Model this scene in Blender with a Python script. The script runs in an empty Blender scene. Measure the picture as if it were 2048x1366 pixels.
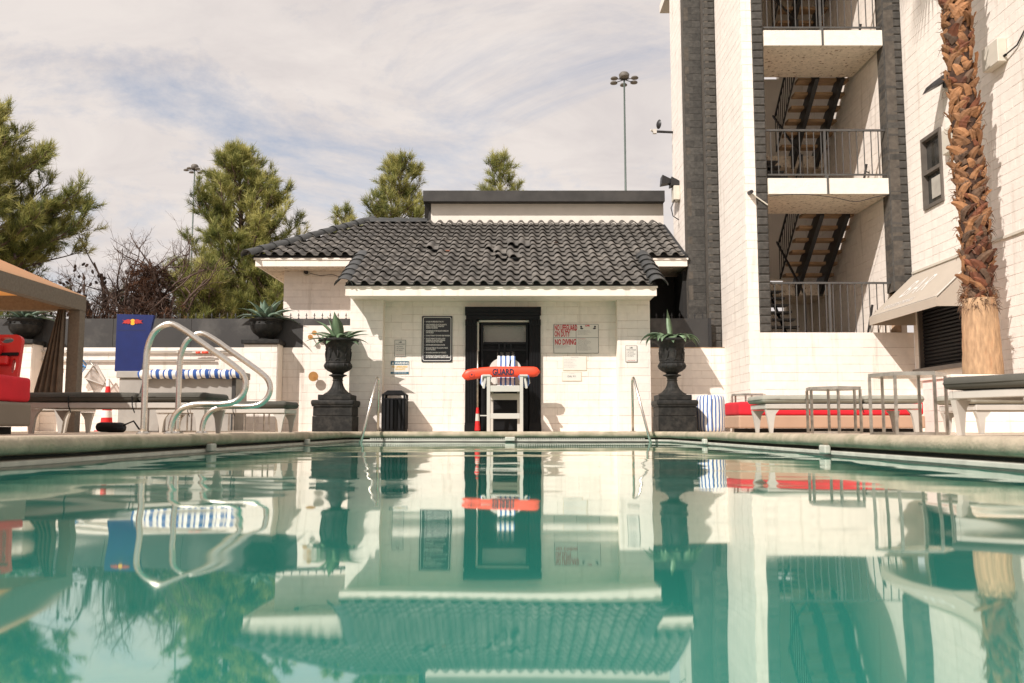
import bpy, bmesh, math, random
import numpy as np
from mathutils import Vector, Matrix, noise as mnoise

random.seed(7)
RNG = np.random.default_rng(7)
SC = bpy.context.scene
COL = SC.collection
PI = math.pi
R = math.radians

# ------------------------------------------------------------------ camera
CAMH = 0.235
FPX = 1750.0
TH = math.atan(175.0 / FPX)
cam_d = bpy.data.cameras.new('camera')
cam = bpy.data.objects.new('camera', cam_d)
COL.objects.link(cam)
cam.location = (0, 0, CAMH)
cam.rotation_euler = (PI / 2 + TH, 0, 0)
cam_d.sensor_width = 36.0
cam_d.lens = 36.0 * FPX / 2048.0
cam_d.clip_start = 0.05
cam_d.clip_end = 3000
cam_d.dof.use_dof = True
cam_d.dof.focus_distance = 16.6
cam_d.dof.aperture_fstop = 2.5
SC.camera = cam

# ------------------------------------------------------------------ light
SUNV = Vector((0.86, 1.0, -1.18)).normalized()      # direction the light travels
sun_el = math.asin(-SUNV.z)
world = bpy.data.worlds.new('World')
SC.world = world
world.use_nodes = True
WT = world.node_tree
WT.nodes.clear()
wn = WT.nodes.new
w_out = wn('ShaderNodeOutputWorld')
w_bg = wn('ShaderNodeBackground')
w_bg.inputs['Strength'].default_value = 0.1
w_sky = wn('ShaderNodeTexSky')
w_sky.sky_type = 'NISHITA'
w_sky.sun_disc = False
w_sky.sun_elevation = sun_el
w_sky.sun_rotation = math.atan2(-SUNV.x, -SUNV.y)
w_tc = wn('ShaderNodeTexCoord')
w_sep = wn('ShaderNodeSeparateXYZ')
WT.links.new(w_tc.outputs['Generated'], w_sep.inputs[0])


def wmath(op, a, b=None, clamp=False):
    n = wn('ShaderNodeMath')
    n.operation = op
    n.use_clamp = clamp
    for i, v in enumerate((a, b)):
        if v is None:
            continue
        if hasattr(v, 'is_linked'):
            WT.links.new(v, n.inputs[i])
        else:
            n.inputs[i].default_value = v
    return n.outputs[0]


zz = wmath('ADD', wmath('ABSOLUTE', w_sep.outputs['Z']), 0.16)
cx = wmath('DIVIDE', w_sep.outputs['X'], zz)
cy = wmath('DIVIDE', w_sep.outputs['Y'], zz)
w_cmb = wn('ShaderNodeCombineXYZ')
WT.links.new(cx, w_cmb.inputs[0])
WT.links.new(wmath('MULTIPLY', cy, 1.25), w_cmb.inputs[1])
w_map = wn('ShaderNodeMapping')
w_map.inputs['Location'].default_value = (2.96, 6.86, 0.0)
w_map.inputs['Rotation'].default_value = (0, 0, R(-14))
WT.links.new(w_cmb.outputs[0], w_map.inputs[0])
w_n1 = wn('ShaderNodeTexNoise')
w_n1.inputs['Scale'].default_value = 1.05
w_n1.inputs['Detail'].default_value = 9
w_n1.inputs['Roughness'].default_value = 0.68
w_n1.inputs['Distortion'].default_value = 0.5
WT.links.new(w_map.outputs[0], w_n1.inputs['Vector'])
w_r1 = wn('ShaderNodeValToRGB')
w_r1.color_ramp.elements[0].position = 0.29
w_r1.color_ramp.elements[0].color = (0.30, 0.30, 0.30, 1)
w_r1.color_ramp.elements[1].position = 0.49
w_r1.color_ramp.elements[1].color = (1, 1, 1, 1)
WT.links.new(w_n1.outputs['Fac'], w_r1.inputs[0])
w_n2 = wn('ShaderNodeTexNoise')
w_n2.inputs['Scale'].default_value = 2.3
w_n2.inputs['Detail'].default_value = 9
w_n2.inputs['Roughness'].default_value = 0.62
w_n2.inputs['Distortion'].default_value = 0.8
WT.links.new(w_map.outputs[0], w_n2.inputs['Vector'])
w_r2 = wn('ShaderNodeValToRGB')
w_r2.color_ramp.elements[0].position = 0.33
w_r2.color_ramp.elements[0].color = (5.1, 4.68, 4.55, 1)
w_r2.color_ramp.elements[1].position = 0.62
w_r2.color_ramp.elements[1].color = (6.0, 5.5, 5.2, 1)
WT.links.new(w_n2.outputs['Fac'], w_r2.inputs[0])
w_mix = wn('ShaderNodeMixRGB')
WT.links.new(w_r1.outputs[0], w_mix.inputs[0])
WT.links.new(w_sky.outputs[0], w_mix.inputs[1])
WT.links.new(w_r2.outputs[0], w_mix.inputs[2])
WT.links.new(w_mix.outputs[0], w_bg.inputs['Color'])
WT.links.new(w_bg.outputs[0], w_out.inputs[0])

sun_d = bpy.data.lights.new('sun', 'SUN')
sun_d.energy = 3.8
sun_d.angle = R(0.5)
sun_d.color = (1.0, 0.935, 0.88)
sun = bpy.data.objects.new('sun', sun_d)
COL.objects.link(sun)
sun.location = (-20, -20, 30)
sun.rotation_euler = SUNV.to_track_quat('-Z', 'Y').to_euler()

SC.view_settings.view_transform = 'Standard'
SC.view_settings.look = 'None'
SC.view_settings.exposure = 0.50
SC.view_settings.gamma = 1.0
SC.view_settings.use_curve_mapping = False
SC.cycles.use_denoising = True
SC.cycles.max_bounces = 8
SC.cycles.caustics_reflective = False
SC.cycles.caustics_refractive = False


# ------------------------------------------------------------------ helpers
def at(px, py, Y):
    """World point seen at photo pixel (2048 wide) on the plane y = Y."""
    a = (px - 1024) / FPX
    b = (683 - py) / FPX
    yd = math.cos(TH) - b * math.sin(TH)
    zd = math.sin(TH) + b * math.cos(TH)
    t = Y / yd
    return Vector((a * t, Y, CAMH + zd * t))


def proj(p):
    y, z = p[1], p[2] - CAMH
    d = y * math.cos(TH) + z * math.sin(TH)
    if d < 0.1:
        return (-9999, -9999, 0.1)
    u = z * math.cos(TH) - y * math.sin(TH)
    return (1024 + FPX * p[0] / d, 683 - FPX * u / d, d)


class MB:
    def __init__(s):
        s.v = []
        s.f = []

    def add(s, vs, fs):
        n = len(s.v)
        s.v.extend([tuple(p) for p in vs])
        s.f.extend([tuple(i + n for i in f) for f in fs])
        return s

    def box(s, x0, x1, y0, y1, z0, z1):
        return s.add([(x0, y0, z0), (x1, y0, z0), (x1, y1, z0), (x0, y1, z0), (x0, y0, z1), (x1, y0, z1), (x1, y1, z1), (x0, y1, z1)],
                     [(0, 3, 2, 1), (4, 5, 6, 7), (0, 1, 5, 4), (1, 2, 6, 5), (2, 3, 7, 6), (3, 0, 4, 7)])

    def hexa(s, p):      # 8 points, bottom ring then top ring
        return s.add(p, [(0, 3, 2, 1), (4, 5, 6, 7), (0, 1, 5, 4), (1, 2, 6, 5), (2, 3, 7, 6), (3, 0, 4, 7)])

    def bar(s, a, b, w, h=None):      # rectangular bar from a to b
        a, b = Vector(a), Vector(b)
        h = h or w
        d = (b - a).normalized()
        up = Vector((0, 0, 1)) if abs(d.z) < 0.95 else Vector((0, 1, 0))
        x = d.cross(up).normalized() * w / 2
        y = x.cross(d).normalized() * h / 2
        return s.hexa([a - x - y, a + x - y, a + x + y, a - x + y, b - x - y, b + x - y, b + x + y, b - x + y])

    def tube(s, pts, r, n=8, cap=True):
        pts = [Vector(p) for p in pts]
        rs = r if isinstance(r, (list, tuple)) else [r] * len(pts)
        base = len(s.v)
        prev = None
        for i, p in enumerate(pts):
            d = (pts[min(i + 1, len(pts) - 1)] - pts[max(i - 1, 0)]).normalized()
            if prev is None:
                up = Vector((0, 0, 1)) if abs(d.z) < 0.9 else Vector((1, 0, 0))
                x = d.cross(up).normalized()
            else:
                x = (prev - d * prev.dot(d)).normalized()
            prev = x
            y = d.cross(x)
            for k in range(n):
                a = 2 * PI * k / n
                s.v.append(tuple(p + (x * math.cos(a) + y * math.sin(a)) * rs[i]))
        for i in range(len(pts) - 1):
            for k in range(n):
                a = base + i * n + k
                b = base + i * n + (k + 1) % n
                s.f.append((a, b, b + n, a + n))
        if cap:
            s.f.append(tuple(base + k for k in range(n))[::-1])
            s.f.append(tuple(base + (len(pts) - 1) * n + k for k in range(n)))
        return s

    def lathe(s, prof, c=(0, 0, 0), n=32, mod=None):
        base = len(s.v)
        for (r, z) in prof:
            for k in range(n):
                a = 2 * PI * k / n
                rr = r * (mod(a, z) if mod else 1)
                s.v.append((c[0] + rr * math.cos(a), c[1] + rr * math.sin(a), c[2] + z))
        for i in range(len(prof) - 1):
            for k in range(n):
                a = base + i * n + k
                b = base + i * n + (k + 1) % n
                s.f.append((a, b, b + n, a + n))
        s.f.append(tuple(base + k for k in range(n))[::-1])
        s.f.append(tuple(base + (len(prof) - 1) * n + k for k in range(n)))
        return s

    def rbox(s, x0, x1, y0, y1, z0, z1, r=0.02, seg=2, jit=0.0, cuts=0):
        bm = bmesh.new()
        bmesh.ops.create_cube(bm, size=1)
        for v in bm.verts:
            v.co = ((x0 + x1) / 2 + v.co.x * (x1 - x0), (y0 + y1) / 2 + v.co.y * (y1 - y0), (z0 + z1) / 2 + v.co.z * (z1 - z0))
        bmesh.ops.bevel(bm, geom=list(bm.edges), offset=r, segments=seg, profile=0.5, affect='EDGES')
        if cuts:
            bmesh.ops.subdivide_edges(bm, edges=[e for e in bm.edges if e.calc_length() > 0.12], cuts=cuts, use_grid_fill=True)
        if jit:
            for v in bm.verts:
                q = mnoise.noise_vector(v.co * 3.1)
                v.co += q * jit
        bm.verts.index_update()
        s.add([v.co[:] for v in bm.verts], [tuple(v.index for v in f.verts) for f in bm.faces])
        bm.free()
        return s

    def disc(s, c, r, n=24, axis='Y', t=0.01, rx=None):
        base = len(s.v)
        rx = rx or r
        for off in (0, t):
            for k in range(n):
                a = 2 * PI * k / n
                if axis == 'Y':
                    s.v.append((c[0] + rx * math.cos(a), c[1] + off, c[2] + r * math.sin(a)))
                elif axis == 'X':
                    s.v.append((c[0] + off, c[1] + rx * math.cos(a), c[2] + r * math.sin(a)))
                else:
                    s.v.append((c[0] + rx * math.cos(a), c[1] + r * math.sin(a), c[2] + off))
        s.f.append(tuple(base + k for k in range(n)))
        s.f.append(tuple(base + n + k for k in range(n))[::-1])
        for k in range(n):
            b = (k + 1) % n
            s.f.append((base + k, base + n + k, base + n + b, base + b))
        return s

    def mesh(s, name, mat, smooth=False):
        me = bpy.data.meshes.new(name)
        me.from_pydata(s.v, [], s.f)
        if mat:
            me.materials.append(mat)
        if smooth:
            me.polygons.foreach_set('use_smooth', [True] * len(me.polygons))
        me.update()
        return me


def link(name, me, parent=None, loc=(0, 0, 0), rz=0.0):
    o = bpy.data.objects.new(name, me)
    COL.objects.link(o)
    o.location = loc
    if rz:
        o.rotation_euler = (0, 0, rz)
    if parent is not None:
        o.parent = parent
    return o


def tag(o, label, cat, group=None):
    o['label'] = label
    o['category'] = cat
    if group:
        o['group'] = group
    return o


def thing(name, label, cat, loc=(0, 0, 0), rz=0.0, group=None):
    o = link(name, None, None, loc, rz)
    o.empty_display_size = 0.2
    return tag(o, label, cat, group)


def part(name, mb, mat, parent, smooth=False, world=False, loc=(0, 0, 0), label=None, sharp=None):
    """world=True: vertices are in world metres although the parent Empty stands elsewhere."""
    me = mb.mesh(name, mat, smooth)
    if smooth and sharp:
        me.set_sharp_from_angle(angle=R(sharp))
    o = link(name, me, parent, loc)
    if world and parent is not None and parent.type == 'EMPTY':
        o.location = -parent.location
    if label:
        o['label'] = label
    return o


def struct(name, mb, mat, smooth=False, sharp=None):
    o = part(name, mb, mat, None, smooth, sharp=sharp)
    o['kind'] = 'structure'
    return o


def copy_tree(o, parent=None):
    c = o.copy()
    COL.objects.link(c)
    c.parent = parent
    for ch in list(o.children):
        copy_tree(ch, c)
    return c


# ------------------------------------------------------------------ materials
def material(name, col, rough=0.7, metal=0.0, var=0.15, scale=6.0, bump=0.0, bscale=60.0, col2=None, c2pos=(0.45, 0.62),
             rand=0.0, spec=0.5, c2scale=None, trans=None, emit=None, stretch=None, obj_coord=False):
    m = bpy.data.materials.new(name)
    m.use_nodes = True
    nt = m.node_tree
    b = nt.nodes['Principled BSDF']
    b.inputs['Roughness'].default_value = rough
    b.inputs['Metallic'].default_value = metal
    b.inputs['Specular IOR Level'].default_value = spec
    if obj_coord:
        g = nt.nodes.new('ShaderNodeTexCoord').outputs['Object']
    else:
        g = nt.nodes.new('ShaderNodeNewGeometry').outputs['Position']
    if stretch:
        mp = nt.nodes.new('ShaderNodeMapping')
        mp.inputs['Scale'].default_value = stretch
        nt.links.new(g, mp.inputs[0])
        g = mp.outputs[0]
    n = nt.nodes.new('ShaderNodeTexNoise')
    n.inputs['Scale'].default_value = scale
    n.inputs['Detail'].default_value = 5
    nt.links.new(g, n.inputs['Vector'])
    r = nt.nodes.new('ShaderNodeValToRGB')
    r.color_ramp.elements[0].position = 0.3
    r.color_ramp.elements[1].position = 0.7
    r.color_ramp.elements[0].color = tuple(c * (1 - var) for c in col) + (1,)
    r.color_ramp.elements[1].color = tuple(min(1, c * (1 + var)) for c in col) + (1,)
    nt.links.new(n.outputs['Fac'], r.inputs[0])
    out = r.outputs[0]
    if col2:
        n2 = nt.nodes.new('ShaderNodeTexNoise')
        n2.inputs['Scale'].default_value = c2scale or scale * 0.37
        n2.inputs['Detail'].default_value = 7
        n2.inputs['Roughness'].default_value = 0.65
        nt.links.new(g, n2.inputs['Vector'])
        r2 = nt.nodes.new('ShaderNodeValToRGB')
        r2.color_ramp.elements[0].position = c2pos[0]
        r2.color_ramp.elements[1].position = c2pos[1]
        nt.links.new(n2.outputs['Fac'], r2.inputs[0])
        mx = nt.nodes.new('ShaderNodeMixRGB')
        nt.links.new(r2.outputs[0], mx.inputs[0])
        nt.links.new(out, mx.inputs[1])
        mx.inputs[2].default_value = tuple(col2) + (1,)
        out = mx.outputs[0]
    if rand:
        oi = nt.nodes.new('ShaderNodeObjectInfo')
        hs = nt.nodes.new('ShaderNodeHueSaturation')
        mr = nt.nodes.new('ShaderNodeMapRange')
        mr.inputs['To Min'].default_value = 1 - rand
        mr.inputs['To Max'].default_value = 1 + rand
        nt.links.new(oi.outputs['Random'], mr.inputs[0])
        nt.links.new(mr.outputs[0], hs.inputs['Value'])
        nt.links.new(out, hs.inputs['Color'])
        out = hs.outputs[0]
    nt.links.new(out, b.inputs['Base Color'])
    if bump:
        n3 = nt.nodes.new('ShaderNodeTexNoise')
        n3.inputs['Scale'].default_value = bscale
        n3.inputs['Detail'].default_value = 4
        nt.links.new(g, n3.inputs['Vector'])
        bp = nt.nodes.new('ShaderNodeBump')
        bp.inputs['Strength'].default_value = bump
        bp.inputs['Distance'].default_value = 0.01
        nt.links.new(n3.outputs['Fac'], bp.inputs['Height'])
        nt.links.new(bp.outputs[0], b.inputs['Normal'])
    if trans:
        tr = nt.nodes.new('ShaderNodeBsdfTranslucent')
        tr.inputs[0].default_value = tuple(trans[0]) + (1,)
        ms = nt.nodes.new('ShaderNodeMixShader')
        ms.inputs[0].default_value = trans[1]
        nt.links.new(b.outputs[0], ms.inputs[1])
        nt.links.new(tr.outputs[0], ms.inputs[2])
        nt.links.new(ms.outputs[0], nt.nodes['Material Output'].inputs[0])
    return m


def stripes(name, axis, period, duty, ca, cb, rough=0.85, polar=False, distort=0.03):
    m = bpy.data.materials.new(name)
    m.use_nodes = True
    nt = m.node_tree
    b = nt.nodes['Principled BSDF']
    b.inputs['Roughness'].default_value = rough
    tc = nt.nodes.new('ShaderNodeTexCoord')
    nz = nt.nodes.new('ShaderNodeTexNoise')
    nz.inputs['Scale'].default_value = 5
    nt.links.new(tc.outputs['Object'], nz.inputs['Vector'])
    sp = nt.nodes.new('ShaderNodeSeparateXYZ')
    nt.links.new(tc.outputs['Object'], sp.inputs[0])

    def mth(op, a, b2):
        q = nt.nodes.new('ShaderNodeMath')
        q.operation = op
        for i, v in enumerate((a, b2)):
            if hasattr(v, 'is_linked'):
                nt.links.new(v, q.inputs[i])
            else:
                q.inputs[i].default_value = v
        return q.outputs[0]
    if polar:
        s = mth('ARCTAN2', sp.outputs[1], sp.outputs[0])
    else:
        s = sp.outputs[axis]
    s = mth('ADD', s, mth('MULTIPLY', nz.outputs['Fac'], distort))
    fr = mth('FRACT', mth('DIVIDE', mth('ADD', s, 20.0), period), 0)
    msk = mth('LESS_THAN', fr, duty)
    mx = nt.nodes.new('ShaderNodeMixRGB')
    nt.links.new(msk, mx.inputs[0])
    mx.inputs[1].default_value = ca + (1,)
    mx.inputs[2].default_value = cb + (1,)
    nt.links.new(mx.outputs[0], b.inputs['Base Color'])
    return m


M = {}
M['white_block'] = material('white_painted_block', (0.84, 0.765, 0.69), 0.65, var=0.05, scale=9, bump=0.5, bscale=40, rand=0.03,
                            col2=(0.60, 0.53, 0.44), c2pos=(0.66, 0.80), c2scale=5.0)
def add_streaks(m, amount, scale=(7.0, 7.0, 0.55), lo=0.56, hi=0.72, col=(0.42, 0.35, 0.27)):
    nt = m.node_tree
    b = nt.nodes['Principled BSDF']
    src = b.inputs['Base Color'].links[0].from_socket
    g_ = nt.nodes.new('ShaderNodeNewGeometry')
    mp = nt.nodes.new('ShaderNodeMapping')
    mp.inputs['Scale'].default_value = scale
    nt.links.new(g_.outputs['Position'], mp.inputs[0])
    nz = nt.nodes.new('ShaderNodeTexNoise')
    nz.inputs['Scale'].default_value = 1.0
    nz.inputs['Detail'].default_value = 6
    nz.inputs['Roughness'].default_value = 0.6
    nt.links.new(mp.outputs[0], nz.inputs['Vector'])
    rp = nt.nodes.new('ShaderNodeValToRGB')
    rp.color_ramp.elements[0].position = lo
    rp.color_ramp.elements[1].position = hi
    rp.color_ramp.elements[1].color = (amount, amount, amount, 1)
    nt.links.new(nz.outputs['Fac'], rp.inputs[0])
    mx = nt.nodes.new('ShaderNodeMixRGB')
    nt.links.new(rp.outputs[0], mx.inputs[0])
    nt.links.new(src, mx.inputs[1])
    mx.inputs[2].default_value = col + (1,)
    nt.links.new(mx.outputs[0], b.inputs['Base Color'])


add_streaks(M['white_block'], 0.42)
M['mortar'] = material('mortar_joint_shade', (0.40, 0.28, 0.185), 0.9, var=0.5, scale=5, bump=0.3)  # brown stands for joint shadow lines on white painted mortar
M['white_paint'] = material('white_paint', (0.84, 0.76, 0.67), 0.55, var=0.05, scale=4, bump=0.1, col2=(0.58, 0.50, 0.40), c2pos=(0.66, 0.85))
add_streaks(M['white_paint'], 0.35)
M['dark_block'] = material('dark_grey_block', (0.058, 0.053, 0.046), 0.85, var=0.3, scale=14, bump=0.6, bscale=70, rand=0.22)
M['dark_mortar'] = material('dark_mortar', (0.085, 0.072, 0.058), 0.9, var=0.3, scale=14)
M['stucco'] = material('rough_stucco', (0.66, 0.57, 0.46), 0.9, var=0.12, scale=14, bump=1.0, bscale=38, col2=(0.20, 0.13, 0.08), c2pos=(0.57, 0.63), c2scale=15)
M['stucco_w'] = material('white_stucco', (0.80, 0.75, 0.67), 0.9, var=0.05, scale=10, bump=0.9, bscale=50, col2=(0.5, 0.42, 0.34), c2pos=(0.66, 0.72), c2scale=24)
M['cream_plaster'] = material('cream_plaster', (0.76, 0.70, 0.62), 0.8, var=0.05, scale=3, bump=0.2)
M['tile'] = material('charcoal_roof_tile', (0.118, 0.108, 0.095), 0.6, var=0.3, scale=9, bump=0.3, bscale=50, rand=0.3,
                     col2=(0.19, 0.17, 0.145), c2pos=(0.5, 0.75), c2scale=2.0)
M['tile_edge'] = material('hip_tile', (0.045, 0.046, 0.044), 0.45, var=0.25, scale=9, rand=0.2)
M['underlay'] = material('roof_underlay', (0.02, 0.02, 0.02), 0.9)
M['parapet'] = material('dark_parapet_band', (0.040, 0.037, 0.034), 0.75, var=0.3, scale=3, bump=0.2, col2=(0.07, 0.063, 0.056), c2pos=(0.55, 0.8))
M['black'] = material('black_paint', (0.006, 0.006, 0.007), 0.55, var=0.3, scale=8, spec=0.22)
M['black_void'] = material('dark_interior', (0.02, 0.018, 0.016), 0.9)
M['iron'] = material('black_cast_iron', (0.017, 0.0165, 0.015), 0.65, spec=0.25, var=0.35, scale=14, bump=0.5, bscale=60, col2=(0.052, 0.047, 0.040), c2pos=(0.5, 0.8), c2scale=7)
M['panel'] = material('dark_grey_panel', (0.032, 0.030, 0.028), 0.55, var=0.15, scale=2.2, col2=(0.085, 0.08, 0.072), c2pos=(0.5, 0.7), c2scale=1.4)
M['rail'] = material('grey_painted_rail', (0.075, 0.072, 0.068), 0.5, var=0.2)
M['rail_black'] = material('black_rail', (0.015, 0.015, 0.016), 0.5, var=0.2)
M['tread'] = material('brown_wood_tread', (0.38, 0.245, 0.14), 0.75, var=0.3, scale=5, bump=0.3, stretch=(1, 6, 6))
M['deck'] = material('deck_concrete', (0.60, 0.49, 0.375), 0.85, var=0.14, scale=2.3, bump=0.5, bscale=55, col2=(0.44, 0.35, 0.265), c2pos=(0.55, 0.8))
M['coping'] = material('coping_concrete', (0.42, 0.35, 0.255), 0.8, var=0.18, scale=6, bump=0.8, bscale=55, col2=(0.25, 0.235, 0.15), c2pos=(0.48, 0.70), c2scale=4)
M['ground'] = material('dry_ground', (0.30, 0.25, 0.19), 0.95, var=0.3, scale=0.4, bump=0.4)
M['pooltile'] = material('pool_wall', (0.35, 0.55, 0.48), 0.5, var=0.1)
M['gutter'] = material('gutter_white', (0.52, 0.51, 0.44), 0.5, var=0.15, scale=8)
M['slot'] = material('gutter_slot', (0.012, 0.016, 0.014), 0.8)
M['steel'] = material('brushed_steel', (0.62, 0.58, 0.52), 0.24, metal=1.0, var=0.15, scale=30, stretch=(1, 1, 6))
M['steel_dull'] = material('dull_steel', (0.42, 0.38, 0.33), 0.38, metal=1.0, var=0.3, scale=18)
M['mirror'] = material('table_glass', (0.40, 0.37, 0.32), 0.2, metal=0.6, var=0.3, scale=9)
M['galv'] = material('pole_green_grey', (0.085, 0.11, 0.095), 0.5, metal=0.2, var=0.1)
M['mast_lamp'] = material('mast_lamp_head', (0.12, 0.105, 0.085), 0.6)
M['cushion'] = material('olive_grey_cushion', (0.075, 0.071, 0.058), 0.9, var=0.15, scale=5, bump=0.2, bscale=200)
M['cushion_pale'] = material('sage_grey_cushion', (0.30, 0.29, 0.24), 0.9, var=0.15, scale=5, bump=0.2, bscale=200)
M['white_plastic'] = material('white_resin', (0.58, 0.545, 0.49), 0.4, var=0.04, scale=4, col2=(0.6, 0.55, 0.47), c2pos=(0.62, 0.85))
M['shaded_lounger_resin'] = material('shaded_lounger_resin', (0.50, 0.465, 0.415), 0.45, var=0.06, scale=4, col2=(0.40, 0.36, 0.31), c2pos=(0.55, 0.8))  # white resin darkened to carry the shade on the loungers
M['red'] = material('red_fabric', (0.62, 0.012, 0.025), 0.85, var=0.12, scale=4, bump=0.15, bscale=200)
M['red_plastic'] = material('red_plastic', (0.60, 0.02, 0.02), 0.35, var=0.15, scale=3)
M['tan'] = material('tan_sofa_base', (0.42, 0.27, 0.185), 0.85, var=0.06, scale=3, bump=0.1, bscale=200)
M['taupe'] = material('tan_sofa_base_shaded', (0.22, 0.19, 0.15), 0.85, var=0.08, scale=3)  # same tan base as the right sofa, darkened for its shade
M['orange'] = material('rescue_orange', (0.86, 0.075, 0.03), 0.45, var=0.06, scale=3)
M['navy'] = material('navy_print', (0.015, 0.02, 0.05), 0.6)
M['sign_white'] = material('sign_white', (0.72, 0.68, 0.62), 0.5, var=0.03)
M['sign_black'] = material('sign_black', (0.012, 0.012, 0.014), 0.4)
M['print_white'] = material('print_white', (0.75, 0.72, 0.68), 0.5, var=0.02)
M['print_red'] = material('print_red', (0.50, 0.012, 0.02), 0.5, var=0.05)
M['print_black'] = material('print_black', (0.03, 0.03, 0.035), 0.5)
M['print_grey'] = material('print_grey', (0.28, 0.27, 0.27), 0.6)
M['teal'] = material('sign_teal', (0.008, 0.10, 0.16), 0.5)
M['yellow'] = material('sign_yellow', (0.70, 0.47, 0.16), 0.5, var=0.15, scale=30)
M['brass'] = material('brass', (0.75, 0.42, 0.16), 0.3, metal=1.0, var=0.15)
M['blue'] = material('deep_blue_panel', (0.006, 0.018, 0.11), 0.35, var=0.1)
M['logo_yellow'] = material('logo_yellow', (0.80, 0.42, 0.02), 0.5)
M['logo_red'] = material('logo_red', (0.42, 0.02, 0.015), 0.5)
M['counter'] = material('grey_counter', (0.33, 0.31, 0.28), 0.7, var=0.1, scale=4, col2=(0.22, 0.2, 0.18), c2pos=(0.5, 0.8))
M['beam'] = material('taupe_canvas_valance', (0.17, 0.145, 0.115), 0.9, var=0.15, scale=30, bump=0.3, bscale=150)
M['canopy'] = material('tan_canopy', (0.62, 0.42, 0.26), 0.9, var=0.05, trans=((0.85, 0.36, 0.10), 0.45))
M['curtain'] = material('taupe_curtain', (0.15, 0.115, 0.085), 0.95, var=0.2, scale=9)
M['awning'] = material('beige_awning', (0.44, 0.38, 0.31), 0.9, var=0.04, scale=3, bump=0.1)
M['net_blue'] = material('blue_net', (0.02, 0.20, 0.52), 0.6)
M['net_grey'] = material('grey_net', (0.42, 0.38, 0.34), 0.8)
def sheer(name, col, fac):
    m = material(name, col, 0.9, var=0.1)
    nt = m.node_tree
    tr = nt.nodes.new('ShaderNodeBsdfTransparent')
    ms = nt.nodes.new('ShaderNodeMixShader')
    ms.inputs[0].default_value = fac
    nt.links.new(nt.nodes['Principled BSDF'].outputs[0], ms.inputs[1])
    nt.links.new(tr.outputs[0], ms.inputs[2])
    nt.links.new(ms.outputs[0], nt.nodes['Material Output'].inputs[0])
    return m


M['mesh_blue'] = sheer('blue_netting', (0.03, 0.28, 0.62), 0.45)
M['mesh_grey'] = sheer('grey_netting', (0.40, 0.35, 0.31), 0.45)
M['lamp'] = material('bronze_lamp', (0.022, 0.021, 0.022), 0.45)
M['box_paint'] = material('beige_box', (0.62, 0.57, 0.48), 0.5, var=0.04)
M['glass'] = material('window_glass', (0.035, 0.034, 0.030), 0.08, var=0.3, scale=3, spec=0.8)
M['frame'] = material('bronze_window_frame', (0.13, 0.112, 0.095), 0.5)
M['painted_reflection'] = material('pane_reflection_paint', (0.40, 0.37, 0.32), 0.8)  # pale colour of the reflection in the lower pane
M['agave'] = material('agave_leaf', (0.13, 0.20, 0.11), 0.45, var=0.25, scale=7, rand=0.25)
M['agave_blue'] = material('agave_leaf_blue', (0.12, 0.175, 0.125), 0.5, var=0.25, scale=7, rand=0.25)
M['soil'] = material('soil', (0.04, 0.03, 0.022), 0.95)
M['palm_wood'] = material('palm_trunk_smooth', (0.40, 0.255, 0.145), 0.9, var=0.28, scale=26, bump=1.0, bscale=55, stretch=(1, 1, 0.22),
                          col2=(0.36, 0.17, 0.08), c2pos=(0.58, 0.74), c2scale=5)
M['palm_core'] = material('palm_trunk_dark', (0.06, 0.03, 0.018), 0.95, var=0.5, scale=9, bump=0.8, bscale=30)
M['boot_a'] = material('leaf_base_tan', (0.28, 0.135, 0.06), 0.85, var=0.25, scale=14, bump=0.4, bscale=50, rand=0.35, stretch=(1, 1, 0.4))
M['boot_b'] = material('leaf_base_rust', (0.12, 0.040, 0.018), 0.85, var=0.3, scale=14, bump=0.4, bscale=50, rand=0.4, stretch=(1, 1, 0.4))
M['boot_c'] = material('leaf_base_grey', (0.12, 0.072, 0.045), 0.9, var=0.3, scale=14, bump=0.4, bscale=50, rand=0.35, stretch=(1, 1, 0.4))
M['frond'] = material('palm_frond', (0.07, 0.10, 0.03), 0.6, var=0.2)
M['bark'] = material('pine_bark', (0.13, 0.085, 0.06), 0.95, var=0.3, scale=5, bump=0.6)
M['bark_dead'] = material('dead_bark', (0.10, 0.065, 0.05), 0.95, var=0.3, scale=5)
M['twig_pale'] = material('pale_dead_twig', (0.30, 0.20, 0.14), 0.95, var=0.2, scale=5)
M['cone_wood'] = material('pine_cone', (0.045, 0.028, 0.022), 0.9, var=0.3)
M['stripe_v'] = stripes('blue_white_stripe_x', 0, 0.088, 0.42, (0.78, 0.76, 0.72), (0.08, 0.15, 0.36), distort=0.012)
M['stripe_pouf'] = stripes('blue_white_stripe_round', 0, 2 * PI / 22, 0.42, (0.78, 0.76, 0.72), (0.09, 0.16, 0.38), polar=True, distort=0.10)
M['stripe_roll'] = stripes('blue_white_stripe_roll', 0, 0.125, 0.5, (0.78, 0.76, 0.72), (0.03, 0.09, 0.30), distort=0.06)
M['cone'] = stripes('red_white_cone', 2, 0.30, 0.55, (0.72, 0.70, 0.66), (0.62, 0.02, 0.02), distort=0.0)


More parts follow.
